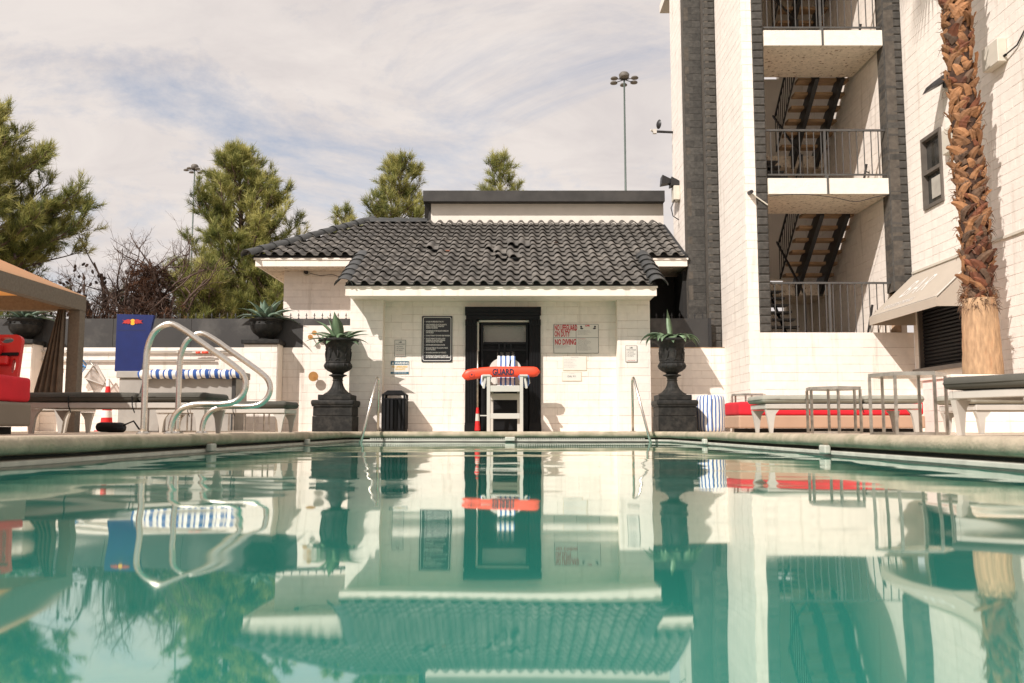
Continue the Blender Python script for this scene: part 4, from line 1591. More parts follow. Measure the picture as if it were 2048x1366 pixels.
def low_urn(label, loc):
    root = thing('low_urn', label, 'urn', loc, group='low bowl urns on the wall pillars')
    bd = MB()
    bd.lathe([(0.17, 0), (0.18, 0.02), (0.12, 0.05), (0.14, 0.075), (0.24, 0.15), (0.29, 0.23), (0.305, 0.30)], n=64, mod=lambda a, z: 1 + (0.02 * abs(math.cos(a * 10)) if z > 0.08 else 0))
    part('fluted_bowl', bd, M['iron'], root, smooth=True, sharp=40)
    rm_ = MB()
    rm_.lathe([(0.30, 0.302), (0.29, 0.32), (0.285, 0.37), (0.30, 0.39), (0.325, 0.395), (0.33, 0.415), (0.30, 0.43), (0.26, 0.42), (0.25, 0.36)], n=48)
    part('rim', rm_, M['iron'], root, smooth=True, sharp=40)
    so_ = MB().disc((0, 0, 0.37), 0.255, 20, axis='Z', t=0.01)
    part('soil', so_, M['soil'], root)
    for k in range(14):
        a = 2 * PI * k / 14
        eg = MB().lathe([(0.004, 0), (0.024, 0.015), (0.026, 0.035), (0.004, 0.05)], c=(0.285 * math.cos(a), 0.285 * math.sin(a), 0.315), n=8)
        part('egg_relief', eg, M['iron'], root, smooth=True)
    return root


# ------------------------------------------------------------------ left boundary wall with pillars, panel fence
LY = 17.2
LW = thing('boundary_wall', 'low white block wall behind the left loungers with pipes', 'wall', (-7.0, LY, DZ))
lt = at(400, 695, LY).z
block_wall(LW, (-11.5, LY, DZ), 0, 11.5 - 4.13, lt - DZ, name='wall', phase=0.1, depth=0.22)
lt2 = at(650, 651, LY).z
block_wall(LW, (-4.13, LY, DZ), 0, 4.13 - 3.12, lt2 - DZ, name='wall', phase=0.3, depth=0.22)
for (px_, lab) in ((488, 'white block pillar beside the agave bowl urn and tall left urn'), (-3, 'shaded white block pillar behind the red backboard')):
    a = at(px_, 700, 16.8).x
    pr = thing('wall_pillar', lab, 'pillar', (a + 0.33, 17.0, DZ), group='white block pillars on the boundary wall')
    ztp = at(500, 688, 16.8).z
    block_wall(pr, (a, 16.8, DZ), 0, 0.64, ztp - DZ, name='pillar_face', phase=0.12, depth=0.39)
    sd = MB()
    sd.box(a + 0.632, a + 0.65, 16.81, 17.19, DZ, ztp)
    part('pillar_side', sd, M['white_paint'], pr, world=True)
    cp = MB().rbox(a - 0.05, a + 0.69, 16.74, 17.45, ztp + 0.003, ztp + 0.085, r=0.012)
    part('pillar_cap', cp, M['iron'], pr, world=True)
    low_urn('low black fluted bowl urn on the pillar ' + ('left of the pool house' if px_ > 0 else 'at the left edge under the cabana'), (a + 0.34, 17.08, ztp + 0.088))
    agave('spreading blue-green agave in the low bowl urn ' + ('by the pool house wing' if px_ > 0 else 'at the left edge'), (a + 0.34, 17.08, ztp + 0.088 + 0.40),
          [(k * 137.5, 78 - 62 * (k / 21) ** 0.75, 0.46 + 0.16 * (k / 21) + random.uniform(-.04, .04), 0.155, 20 + 45 * k / 21) for k in range(22)], mat='agave_blue', group='agaves in low bowls')

FN = thing('panel_fence', 'dark grey sheet panel fence with small spikes above the left wall', 'fence', (-7, LY + 0.05, lt))
ptop = at(400, 637, LY).z
xs_ = [-11.5, -9.3, -7.9, -6.35, -4.13]
for i in range(len(xs_) - 1):
    pn_ = MB().box(xs_[i] + 0.004, xs_[i + 1] - 0.004, LY + 0.02, LY + 0.05, lt + 0.004, ptop)
    part('fence_panel', pn_, M['panel'], FN, world=True)
pn_ = MB().box(-4.126, -3.12, LY + 0.02, LY + 0.05, lt2 + 0.004, ptop)
part('fence_panel', pn_, M['panel'], FN, world=True)


def spike_mesh():
    mb = MB()
    mb.box(-0.006, 0.006, -0.006, 0.006, 0, 0.075)
    mb.add([(-0.013, -0.006, 0.072), (0.013, -0.006, 0.072), (0.013, 0.006, 0.072), (-0.013, 0.006, 0.072), (0, 0, 0.125)], [(0, 1, 4), (1, 2, 4), (2, 3, 4), (3, 0, 4), (0, 3, 2, 1)])
    mb.box(-0.024, 0.024, -0.004, 0.004, 0.055, 0.064)
    mb.box(-0.016, 0.016, -0.006, 0.006, 0, 0.012)
    return mb.mesh('spike', M['rail_black'])


SPK = spike_mesh()
x = -11.3
while x < -3.15:
    link('spike', SPK, FN, Vector((x, LY + 0.035, ptop)) - FN.location)
    x += 0.157
GT = thing('side_gate', 'dark grey gate panel with small spikes behind the drooping agave', 'gate', (3.35, 17.62, 1.88))
gz1 = at(1350, 636, 17.6).z
part('gate_panel', MB().box(2.67, 4.04, 17.66, 17.69, 1.884, gz1), M['panel'], GT, world=True)
part('gate_frame', MB().box(3.99, 4.045, 17.64, 17.70, 1.882, gz1 + 0.004), M['rail_black'], GT, world=True)
x = 2.78
while x < 4.0:
    link('spike', SPK, GT, Vector((x, 17.675, gz1)) - GT.location)
    x += 0.157

# pipes along the left wall
for (pyy, x0, x1, lab) in ((703, 148, 560, 'upper white pipe running along the left wall'), (720, 148, 430, 'lower white pipe running along the left wall')):
    a, b = at(x0 - 160, pyy, LY - 0.05), at(x1, pyy, LY - 0.05)
    if pyy == 703:
        b = at(465, pyy, LY - 0.05)
    pi_ = thing('wall_pipe', lab, 'pipe', ((a.x + b.x) / 2, LY - 0.05, a.z))
    part('pipe', MB().tube([a, b], 0.022, n=10), M['white_plastic'], pi_, smooth=True, world=True)
    xx = a.x + 0.3
    while xx < b.x:
        part('pipe_clip', MB().box(xx, xx + 0.03, LY - 0.075, LY + 0.004, a.z - 0.03, a.z + 0.03), M['white_plastic'], pi_, world=True)
        xx += 1.1
ob = thing('pool_pole', 'short orange capped pole hung under the fence', 'pole', at(405, 705, LY - 0.09))
part('shaft', MB().tube([at(385, 705, LY - 0.1), at(425, 705, LY - 0.1)], 0.016, n=8), M['white_plastic'], ob, smooth=True, world=True)
for (x0, x1) in ((392, 401), (404, 417)):
    part('grip', MB().tube([at(x0, 705, LY - 0.1), at(x1, 705, LY - 0.1)], 0.023, n=8), M['orange'], ob, smooth=True, world=True)

# brass shower heads on the wall
for (px_, py_, r_, lab) in ((627, 753, 0.095, 'large round brass shower rose on the white wall'), (629, 666, 0.048, 'small brass shower knob half hidden by the agave, upper'),
                            (621, 674, 0.048, 'small brass shower knob half hidden by the agave, lower')):
    c = at(px_, py_, LY - 0.13)
    sh_ = thing('shower_head', lab, 'shower', c, group='brass shower fittings')
    part('rose', MB().disc((0, -0.02, 0), r_, 28, t=0.02), M['brass'], sh_, smooth=False)
    part('boss', MB().lathe([(0.004, 0.02), (0.014, 0.03), (r_ * 0.35, 0.05)], n=14), M['brass'], sh_).rotation_euler = (PI / 2, 0, 0)
    part('arm', MB().tube([(0, 0, 0), (0, 0.08, 0.02), (0, 0.135, 0.02)], 0.011, n=8), M['brass'], sh_, smooth=True)

# ------------------------------------------------------------------ lifeguard chair, towel, rescue tube
CY = 16.2
LCx = -0.13
lc = thing('lifeguard_chair', 'tall white lifeguard chair in front of the black doorway', 'chair', (LCx, CY + 0.25, DZ + 0.002))
for sx in (-1, 1):
    part('front_leg', MB().box(sx * 0.305 - 0.03, sx * 0.305 + 0.03, -0.25, -0.21, 0, 1.02), M['white_plastic'], lc)
    part('rear_leg', MB().box(sx * 0.255 - 0.025, sx * 0.255 + 0.025, 0.26, 0.30, 0, 0.92), M['white_plastic'], lc)
    part('side_rail', MB().box(sx * 0.30 - 0.02, sx * 0.30 + 0.02, -0.208, 0.258, 0.72, 0.80), M['white_plastic'], lc)
    xa = sx * 0.345
    part('armrest', MB().hexa([(xa - 0.075, -0.26, 1.022), (xa + 0.075, -0.26, 1.022), (xa + 0.075, 0.35, 0.90), (xa - 0.075, 0.35, 0.90),
                               (xa - 0.075, -0.26, 1.055), (xa + 0.075, -0.26, 1.055), (xa + 0.075, 0.35, 0.933), (xa - 0.075, 0.35, 0.933)]), M['white_plastic'], lc)
    part('arm_post', MB().bar((sx * 0.40, -0.2, 0.80), (sx * 0.36, -0.2, 1.02), 0.04, 0.05), M['white_plastic'], lc)
part('seat_board', MB().rbox(-0.275, 0.275, -0.245, -0.215, 0.735, 0.85, r=0.005, seg=1), M['white_plastic'], lc)
part('step_board', MB().rbox(-0.275, 0.275, -0.245, -0.215, 0.235, 0.335, r=0.005, seg=1), M['white_plastic'], lc)
part('foot_peg', MB().box(-0.46, -0.335, -0.24, -0.20, 0.285, 0.305), M['white_plastic'], lc)
part('rear_board', MB().box(-0.28, 0.28, 0.225, 0.255, 0.60, 0.72), M['white_plastic'], lc)
for k in range(5):
    part('seat_slat', MB().box(-0.27, 0.27, -0.20 + k * 0.09, -0.125 + k * 0.09, 0.803 - k * 0.008, 0.823 - k * 0.008), M['white_plastic'], lc)
for k in range(5):
    x0 = -0.285 + k * 0.115
    hh = [1.20, 1.30, 1.34, 1.30, 1.20][k]
    part('back_slat', MB().hexa([(x0, 0.20, 0.78), (x0 + 0.108, 0.20, 0.78), (x0 + 0.108, 0.225, 0.78), (x0, 0.225, 0.78),
                                 (x0, 0.36, hh), (x0 + 0.108, 0.36, hh), (x0 + 0.108, 0.385, hh), (x0, 0.385, hh)]), M['white_plastic'], lc)
arch = MB()
ring = [(-0.30, 1.18)]
for k in range(13):
    a = PI - PI * k / 12
    ring.append((0.305 * math.cos(a), 1.2 + 0.225 * math.sin(a)))
ring.append((0.30, 1.18))
n = len(ring)
arch.v = [(x_, 0.315 + (z_ - 1.18) * 0.2, z_) for x_, z_ in ring] + [(x_, 0.33 + (z_ - 1.18) * 0.2, z_) for x_, z_ in ring]
arch.f = [tuple(range(n)), tuple(range(2 * n - 1, n - 1, -1))] + [(k, n + k, n + (k + 1) % n, (k + 1) % n) for k in range(n)]
part('back_top', arch, M['white_plastic'], lc)

tw = thing('striped_towel', 'blue and white striped towel draped over the lifeguard chair back', 'towel', (LCx + 0.02, CY + 0.25, DZ + 0.85))
tm = MB()
nx_ = 14
path = [(-0.20, -0.02), (-0.10, -0.005), (0.05, -0.012), (0.12, 0.03), (0.17, 0.14), (0.24, 0.34), (0.325, 0.575), (0.365, 0.59), (0.41, 0.56), (0.42, 0.42)]
for j, (yy, zz_) in enumerate(path):
    for i in range(nx_ + 1):
        xx = -0.17 + 0.34 * i / nx_
        wv = 0.006 * math.sin(i * 1.7 + j * 0.9)
        zz2 = zz_ - (0.0 if j != 0 else 0.02 * math.sin(i * 0.9))
        tm.v.append((xx, yy - 0.02 + wv, zz2 + 0.012 + wv))
for j in range(len(path) - 1):
    for i in range(nx_):
        a = j * (nx_ + 1) + i
        tm.f.append((a, a + 1, a + nx_ + 2, a + nx_ + 1))
part('cloth', tm, M['stripe_v'], tw, smooth=True)
part('strap', MB().tube([(0.06, 0.24, 0.40), (0.085, 0.27, 0.49), (0.12, 0.33, 0.585)], 0.012, n=6), M['black'], tw, smooth=True)
for sx in (-1, 1):
    tb = thing('striped_towel', 'striped towel bundled through the ' + ('left' if sx < 0 else 'right') + ' armrest of the lifeguard chair', 'towel', (LCx + sx * 0.36, CY + 0.15, DZ + 0.85))
    for k in range(5):
        ph = k * 0.022
        part('cloth_fold', MB().tube([(-sx * (0.10 - ph), -0.03 + ph, 0.19), (-sx * (0.03 - ph * 0.6), -0.06 + ph, 0.02 + ph), (sx * (0.03 + ph * 0.5), -0.06 + ph, -0.03 + ph * 1.2), (sx * (0.085 - ph * 0.2), -0.02 + ph, 0.06 + ph), (sx * 0.07, 0.0 + ph, 0.20)],
                                     [0.02, 0.026, 0.028, 0.026, 0.018], n=8), M['stripe_v'], tb, smooth=True)

rt = thing('rescue_tube', 'orange-red rescue tube lettered guard lying across the chair arms', 'rescue tube', (-0.205, CY + 0.22, DZ + 1.002))
tb_ = MB()
n = 26
for k in range(n + 1):
    t = k / n
    xx = -0.735 + 1.47 * t
    e = min(t, 1 - t) / 0.09
    rr_ = 0.105 * (1 if e >= 1 else math.sqrt(max(0.02, 1 - (1 - e) ** 2)))
    zc_ = 0.105 - 0.075 * max(0, (0.45 - t) / 0.45) ** 1.6 + 0.012
    for i in range(14):
        a = 2 * PI * i / 14
        tb_.v.append((xx, 0.055 * (rr_ / 0.105) * math.cos(a), zc_ + rr_ * math.sin(a) * (1 - 0.06 * t)))
for k in range(n):
    for i in range(14):
        a, b = k * 14 + i, k * 14 + (i + 1) % 14
        tb_.f.append((a, b, b + 14, a + 14))
tb_.f.append(tuple(range(14))[::-1])
tb_.f.append(tuple(n * 14 + i for i in range(14)))
part('tube_body', tb_, M['orange'], rt, smooth=True)
letters(rt, 'GUARD', (-0.165, -0.0585, 0.058), 0.160, M['navy'], sx=0.74, bold=0.0055)
em = MB()
for k in range(20):
    a0, a1 = 2 * PI * k / 20, 2 * PI * (k + 0.7) / 20
    em.bar((-0.55 + 0.055 * math.cos(a0), -0.0535, 0.065 + 0.055 * math.sin(a0)), (-0.55 + 0.055 * math.cos(a1), -0.0535, 0.065 + 0.055 * math.sin(a1)), 0.005, 0.005)
em.box(-0.556, -0.544, -0.056, -0.053, 0.045, 0.085)
em.box(-0.568, -0.557, -0.056, -0.053, 0.058, 0.072)
em.box(-0.543, -0.532, -0.056, -0.053, 0.058, 0.072)
e_o = part('round_emblem', em, M['navy'], rt)

# warning pole beside the door
wp = thing('banded_pole', 'red and white banded pole leaning in the door jamb', 'pole', (door_l + cw + 0.02, WY - 0.13, DZ))
part('shaft', MB().tube([(0, 0, 0.46), (0.0, 0.03, 1.55)], 0.022, n=8), M['steel_dull'], wp, smooth=True)
for (z0, z1, mt, r0, r1) in ((0.02, 0.20, 'red_plastic', 0.058, 0.045), (0.203, 0.34, 'white_plastic', 0.044, 0.036), (0.343, 0.46, 'red_plastic', 0.036, 0.026)):
    part('band', MB().tube([(0, 0, z0), (0, 0.004, z1)], [r0, r1], n=12), M[mt], wp, smooth=True, sharp=40)

# trash can
tc_ = thing('trash_can', 'black slatted trash can against the white wall', 'bin', (at(788, 800, 16.5).x, 16.68, DZ + 0.002))
part('liner', MB().box(-0.185, 0.185, -0.185, 0.185, 0.01, 0.62), M['black_void'], tc_)
part('base', MB().box(-0.21, 0.21, -0.21, 0.21, 0.0, 0.04), M['black'], tc_)
for k in range(6):
    q = -0.18 + k * 0.072
    for (ax, s_) in (('y', -1), ('y', 1), ('x', -1), ('x', 1)):
        mb = MB()
        if ax == 'y':
            mb.rbox(q - 0.026, q + 0.026, s_ * 0.215 - 0.008, s_ * 0.215 + 0.008, 0.042, 0.60, r=0.005, seg=1)
        else:
            mb.rbox(s_ * 0.215 - 0.008, s_ * 0.215 + 0.008, q - 0.026, q + 0.026, 0.042, 0.60, r=0.005, seg=1)
        part('slat', mb, M['black'], tc_)
part('top_band', MB().box(-0.225, 0.225, -0.225, 0.225, 0.602, 0.625), M['black'], tc_)
for sx in (-1, 1):
    for sy in (-1, 1):
        part('lid_post', MB().box(sx * 0.2 - 0.02, sx * 0.2 + 0.02, sy * 0.2 - 0.02, sy * 0.2 + 0.02, 0.626, 0.69), M['black'], tc_)
part('lid', MB().hexa([(-0.23, -0.23, 0.69), (0.23, -0.23, 0.69), (0.23, 0.23, 0.69), (-0.23, 0.23, 0.69), (-0.13, -0.13, 0.775), (0.13, -0.13, 0.775), (0.13, 0.13, 0.775), (-0.13, 0.13, 0.775)]), M['black'], tc_)

# far handrails
for (sx, x0, x1, lab) in ((-1, -2.46, -2.62, 'steel handrail entering the water beside the trash can'), (1, 2.22, 2.40, 'steel handrail entering the water beside the right pedestal')):
    hr = thing('pool_handrail', lab, 'handrail', (x0, 16.15, DZ), group='single handrails at the far pool end')
    pts = [(0, 0, 0.0), (0, 0, 0.85), (0, -0.01, 0.93), (sx * 0.005, -0.045, 0.985), (sx * 0.012, -0.09, 0.985), (sx * 0.02, -0.13, 0.94), (x1 - x0, -0.92, -0.20)]
    part('tube', MB().tube(pts, 0.023, n=12), M['steel'], hr, smooth=True)
    part('flange', MB().lathe([(0.055, 0.002), (0.055, 0.010), (0.03, 0.022)], n=16), M['steel'], hr)


# big ladder rails at the left
def bez(p, r=0.12, n=6):
    """round the corners of a polyline"""
    P_ = [Vector(q) for q in p]
    out = [P_[0]]
    for i in range(1, len(P_) - 1):
        a, b, c = P_[i - 1], P_[i], P_[i + 1]
        rr_ = r[i - 1] if isinstance(r, (list, tuple)) else r
        u1 = (a - b).normalized() * min(rr_, (a - b).length * 0.5)
        u2 = (c - b).normalized() * min(rr_, (c - b).length * 0.5)
        for k in range(n + 1):
            t = k / n
            out.append((b + u1) * (1 - t) ** 2 + b * 2 * t * (1 - t) + (b + u2) * t ** 2)
    out.append(P_[-1])
    return out


gl_ = thing('grab_rails', 'pair of looped steel grab rails at the left pool edge', 'handrail', (-3.32, 8.3, DZ))
for yy in (-0.38, 0.42):
    ctl = [(0, 0), (0, .3), (0, .62), (.012, .80), (.075, .94), (.20, 1.005), (.335, .945), (.50, .83), (.66, .72), (.80, .62), (.885, .54), (.912, .45), (.885, .36), (.81, .295), (.70, .275), (.57, .275), (.455, .27),
           (.35, .24), (.28, .17), (.25, .08), (.25, 0)]
    pts = []
    for q in range(len(ctl) - 1):
        c0, c1, c2, c3 = (Vector(ctl[max(0, min(len(ctl) - 1, q + o_))]) for o_ in (-1, 0, 1, 2))
        for s_ in range(4):
            t = s_ / 4
            v_ = 0.5 * ((2 * c1) + (c2 - c0) * t + (2 * c0 - 5 * c1 + 4 * c2 - c3) * t * t + (3 * c1 - c0 - 3 * c2 + c3) * t ** 3)
            pts.append((v_.x, yy, v_.y))
    pts.append((0.25, yy, 0))
    part('rail', MB().tube(pts, 0.028, n=14), M['steel'], gl_, smooth=True)
    for xx in (0, 0.245):
        part('flange', MB().lathe([(0.06, 0.002), (0.06, 0.012), (0.034, 0.03)], c=(xx, yy, 0), n=16), M['steel'], gl_)

# white skimmer blocks along the water line
for (px_, Yv, sd, lab) in ((427, None, -1, 'white gutter block on the left waterline near the grab rails'), (617, None, -1, 'white gutter block on the left waterline near the far corner'),
                           (1020, None, 0, 'white gutter block in the middle of the far waterline'), (1407, None, 1, 'white gutter block on the right waterline near the far corner'),
                           (1645, None, 1, 'white gutter block on the right waterline near the tables')):
    if sd == 0:
        loc = (at(px_, 880, PY1).x, PY1 - 0.01, 0.0)
        sz = (0.09, 0.03)
    else:
        xe = PX0 if sd < 0 else PX1
        yv = xe * FPX / (px_ - 1024)
        loc = (xe + (-0.0 if sd < 0 else 0.0), yv, 0.0)
        sz = (0.028, 0.075)
    sk = tag(link('gutter_block', MB().rbox(-sz[0], sz[0], -sz[1], sz[1], 0.02, 0.095, r=0.012).mesh('gutter_block', M['gutter']), None, loc), lab, 'gutter block', 'white gutter blocks on the waterline')


# ------------------------------------------------------------------ loungers, tables, sofas, pouf
def lounger(label, loc, rz_, L=1.85, W=0.66, cush='cushion', group='white loungers', H=0.30):
    root = thing('lounger', label, 'lounger', loc, rz_, group)
    for (x0, x1, y0, y1) in ((0, L, 0, 0.035), (0, L, W - 0.035, W), (0, 0.035, 0.037, W - 0.037), (L - 0.035, L, 0.037, W - 0.037)):
        part('frame_rail', MB().rbox(x0, x1, y0, y1, H - 0.042, H + 0.016, r=0.006, seg=1), M['shaded_lounger_resin'], root)
    for xx in (0.07, L - 0.07):
        for yy, s_ in ((0.03, 1), (W - 0.03, -1)):
            dx = 1 if xx < L / 2 else -1
            lg = MB()
            pr_ = [(0.0, 0.0), (0.034, 0.0), (0.046, 0.10), (0.054, 0.16), (0.072, H - 0.10), (0.115, H - 0.049), (-0.05, H - 0.049), (-0.022, 0.15)]
            m_ = len(pr_)
            for q in (-0.022, 0.022):
                lg.v += [(xx + dx * (a - 0.02), yy + s_ * 0.01 + q, b) for a, b in pr_]
            lg.f = [tuple(range(m_)), tuple(range(2 * m_ - 1, m_ - 1, -1))] + [(k, m_ + k, m_ + (k + 1) % m_, (k + 1) % m_) for k in range(m_)]
            part('leg', lg, M['shaded_lounger_resin'], root)
    part('sling', MB().box(0.04, L - 0.04, 0.04, W - 0.04, H - 0.01, H + 0.012), M['cushion'], root)
    for (x0, x1) in ((-0.04, L * 0.62), (L * 0.625, L + 0.03)):
        part('cushion', MB().rbox(x0, x1, -0.025, W + 0.025, H + 0.024, H + 0.12, r=0.042, seg=3, jit=0.008, cuts=3), M[cush], root, smooth=True)
    for (x0, x1) in ((-0.04, L * 0.62), (L * 0.625, L + 0.03)):
        e_ = 0.027
        part('seam_piping', MB().tube(bez([(x0 + 0.2, -e_, H + 0.072), (x0 - 0.001, -e_, H + 0.072), (x0 - 0.001, W + e_, H + 0.072), (x1 + 0.001, W + e_, H + 0.072), (x1 + 0.001, -e_, H + 0.072), (x0 + 0.2, -e_, H + 0.072)], 0.05, 4), 0.0055, n=5), M[cush], root, smooth=True)
    for xx in (L * 0.25, L * 0.6):
        part('tie_strap', MB().tube([(xx, -0.028, H + 0.08), (xx + 0.01, -0.034, H - 0.02), (xx + 0.035, -0.03, H - 0.09)], 0.006, n=5), M['black'], root)
    return root


D3 = DZ + 0.003
lounger('long white lounger with dark cushion behind the grab rails', (-4.98, 8.95, D3), 0)
lounger('white lounger with dark cushion nearest the left wall pillar', (-4.75, 11.7, D3), R(0), L=1.72, cush='cushion')
lounger('white lounger with dark cushion at the left edge by the sofa', (-7.0, 10.2, D3), 0)
lounger('white lounger with sage cushion in front of the red sofa', (2.98, 10.3, D3), R(0), L=1.84, cush='cushion_pale', H=0.325)
lounger('white lounger with dark cushion at the right edge', (3.53, 5.95, D3), R(24), L=1.9, H=0.31)
lounger('white lounger with sage cushion behind the tall hexagonal table', (4.55, 8.6, D3), R(4), L=1.9, cush='cushion_pale', H=0.27)


def hex_table(label, loc, r, h, rot=0.0):
    root = thing('side_table', label, 'table', loc, rot, 'hexagonal steel side tables')
    pts = [(r * math.cos(PI / 3 * k), r * math.sin(PI / 3 * k)) for k in range(6)]
    tp = MB()
    tp.v = [(x_, y_, h - 0.03) for x_, y_ in pts] + [(x_, y_, h) for x_, y_ in pts]
    tp.f = [tuple(range(6))[::-1], tuple(range(6, 12))] + [(k, (k + 1) % 6, 6 + (k + 1) % 6, 6 + k) for k in range(6)]
    part('table_top', tp, M['mirror'], root)
    for k in range(6):
        a, b = pts[k], pts[(k + 1) % 6]
        s_ = 0.965
        part('leg', MB().box(a[0] * s_ - 0.011, a[0] * s_ + 0.011, a[1] * s_ - 0.011, a[1] * s_ + 0.011, 0, h - 0.031), M['steel_dull'], root)
        part('base_bar', MB().bar((a[0] * 0.93, a[1] * 0.93, 0.012), (b[0] * 0.93, b[1] * 0.93, 0.012), 0.02), M['steel_dull'], root)
    return root


hex_table('tall hexagonal steel table at the right pool edge', (3.23, 7.15, D3), 0.30, 0.50, R(-12))
hex_table('hexagonal steel table behind the sage cushioned lounger', (3.50, 9.55, D3), 0.30, 0.50, R(20))
hex_table('small hexagonal steel table partly hidden behind the red sofa', (3.62, 13.4, D3), 0.27, 0.58, R(5))
hex_table('small hexagonal steel table in front of the grey counter', (-5.05, 13.2, D3), 0.40, 0.55, R(15))
hex_table('low hexagonal steel table between the counter and the wall pillar', (-4.55, 15.2, D3), 0.36, 0.50, R(0))


def sofa(label, loc, L, W, base):
    root = thing('sofa', label, 'sofa', loc)
    part('plinth', MB().box(0.12, L - 0.12, 0.10, W - 0.1, 0, 0.055), M['black_void'], root)
    part('base', MB().rbox(0, L, 0, W, 0.057, 0.232, r=0.02, seg=2), M[base], root)
    part('cushion', MB().rbox(0.01, L - 0.01, 0.0, W, 0.235, 0.42, r=0.03, seg=3, jit=0.008, cuts=3), M['red'], root, smooth=True)
    return root


sofa('low red cushioned sofa on a tan base by the right wall', (3.10, 12.0, D3), 2.55, 0.85, 'tan')
sofa('dark red cushioned sofa on a shade-darkened tan base at the left edge', (-6.80, 7.1, D3), 2.45, 0.85, 'taupe')
for sf in [o for o in bpy.data.objects if o.name.startswith('sofa') and o.parent is None and o.location.x < 0]:
    sf.scale = (1, 1, 1.22)

pf = thing('striped_pouf', 'round blue and white striped pouf beside the right pedestal', 'pouf', (3.72, 16.45, D3))
part('cover', MB().lathe([(0.235, 0), (0.25, 0.02), (0.262, 0.10), (0.266, 0.35), (0.262, 0.58), (0.245, 0.655), (0.20, 0.675), (0.02, 0.685)], n=48,
                         mod=lambda a, z: 1 + 0.012 * math.sin(a * 5 + z * 6)), M['stripe_pouf'], pf, smooth=True)
part('seam', MB().tube([(-0.02, -0.272, 0.02), (-0.03, -0.272, 0.3), (-0.02, -0.270, 0.6)], 0.004, n=5), M['navy'], pf)

# red plastic backboard behind the left sofa
rb = thing('rescue_backboard', 'red plastic rescue backboard with handle holes leaning behind the left sofa', 'backboard', (-4.90, 8.12, D3 + 0.28))
prf = MB()
ring = []
wb, hb_ = 0.28, 0.66
for (cx_, cz_, a0) in ((wb - 0.06, hb_ - 0.06, 0), (-wb + 0.06, hb_ - 0.06, 90)):
    for k in range(5):
        q = R(a0 + 22.5 * k)
        ring.append((cx_ + 0.06 * math.cos(q), cz_ + 0.06 * math.sin(q)))
ring += [(-wb, 0.0), (wb, 0.0)]


def plate_with_holes(outline, holes, y0, y1):
    bm = bmesh.new()
    es = []
    for lp in [outline] + holes:
        vs_ = [bm.verts.new((x_, y0, z_)) for x_, z_ in lp]
        es += [bm.edges.new((vs_[k], vs_[(k + 1) % len(vs_)])) for k in range(len(vs_))]
    bmesh.ops.triangle_fill(bm, use_beauty=True, use_dissolve=False, edges=es)
    ext = bmesh.ops.extrude_face_region(bm, geom=list(bm.faces))
    for v in [q for q in ext['geom'] if isinstance(q, bmesh.types.BMVert)]:
        v.co.y = y1
    bmesh.ops.recalc_face_normals(bm, faces=list(bm.faces))
    bm.verts.index_update()
    mb = MB().add([v.co[:] for v in bm.verts], [tuple(v.index for v in f.verts) for f in bm.faces])
    bm.free()
    return mb


def oval(cx_, cz_, a_, b_, n=14):
    return [(cx_ + a_ * math.cos(2 * PI * k / n), cz_ + b_ * math.sin(2 * PI * k / n)) for k in range(n)]


part('board', plate_with_holes(ring, [oval(-0.14, hb_ - 0.055, 0.065, 0.028), oval(0.14, hb_ - 0.055, 0.065, 0.028), oval(0.235, 0.36, 0.018, 0.07), oval(-0.235, 0.36, 0.018, 0.07)], 0, 0.05), M['red_plastic'], rb)
part('head_block', MB().rbox(-0.12, 0.12, -0.09, -0.003, hb_ - 0.20, hb_ - 0.10, r=0.015), M['red_plastic'], rb)
part('head_block', MB().rbox(0.02, 0.20, -0.06, -0.003, hb_ - 0.30, hb_ - 0.215, r=0.015), M['red_plastic'], rb)
part('strap', MB().bar((-0.27, -0.01, hb_ - 0.205), (0.27, -0.01, hb_ - 0.19), 0.02, 0.03), M['black'], rb)
part('bolster', MB().tube([(-0.26, -0.10, 0.40), (-0.05, -0.12, 0.28), (0.16, -0.10, 0.10)], [0.05, 0.09, 0.11], n=10), M['red_plastic'], rb, smooth=True)
part('hanging_knob', MB().tube([(0.0, -0.02, hb_ - 0.02), (0.0, -0.02, hb_ - 0.10)], 0.014, n=7), M['black'], rb)
rb.rotation_euler = (R(-8), 0, 0)

# ------------------------------------------------------------------ left counter with blue display, towels, nets
ct0, ct1 = at(230, 800, 15.4).x, at(474, 800, 15.4).x
ctz = at(300, 742, 15.4).z
CT = thing('bar_counter', 'grey outdoor counter cabinet against the left wall', 'counter', ((ct0 + ct1) / 2, 15.75, D3))
part('cabinet', MB().rbox(ct0 + 0.04, ct1 - 0.04, 15.44, 16.1, D3, ctz - 0.125, r=0.01, seg=1), M['counter'], CT, world=True)
part('worktop', MB().rbox(ct0, ct1, 15.4, 16.15, ctz - 0.12, ctz, r=0.008, seg=1), M['counter'], CT, world=True)
part('corner_post', MB().box(ct1 - 0.10, ct1 - 0.035, 15.405, 15.438, D3, ctz - 0.125), M['panel'], CT, world=True)
part('brace', MB().bar((ct0 + 0.42, 15.42, D3 + 0.55), (ct0 + 0.50, 15.42, ctz - 0.13), 0.05, 0.03), M['panel'], CT, world=True)

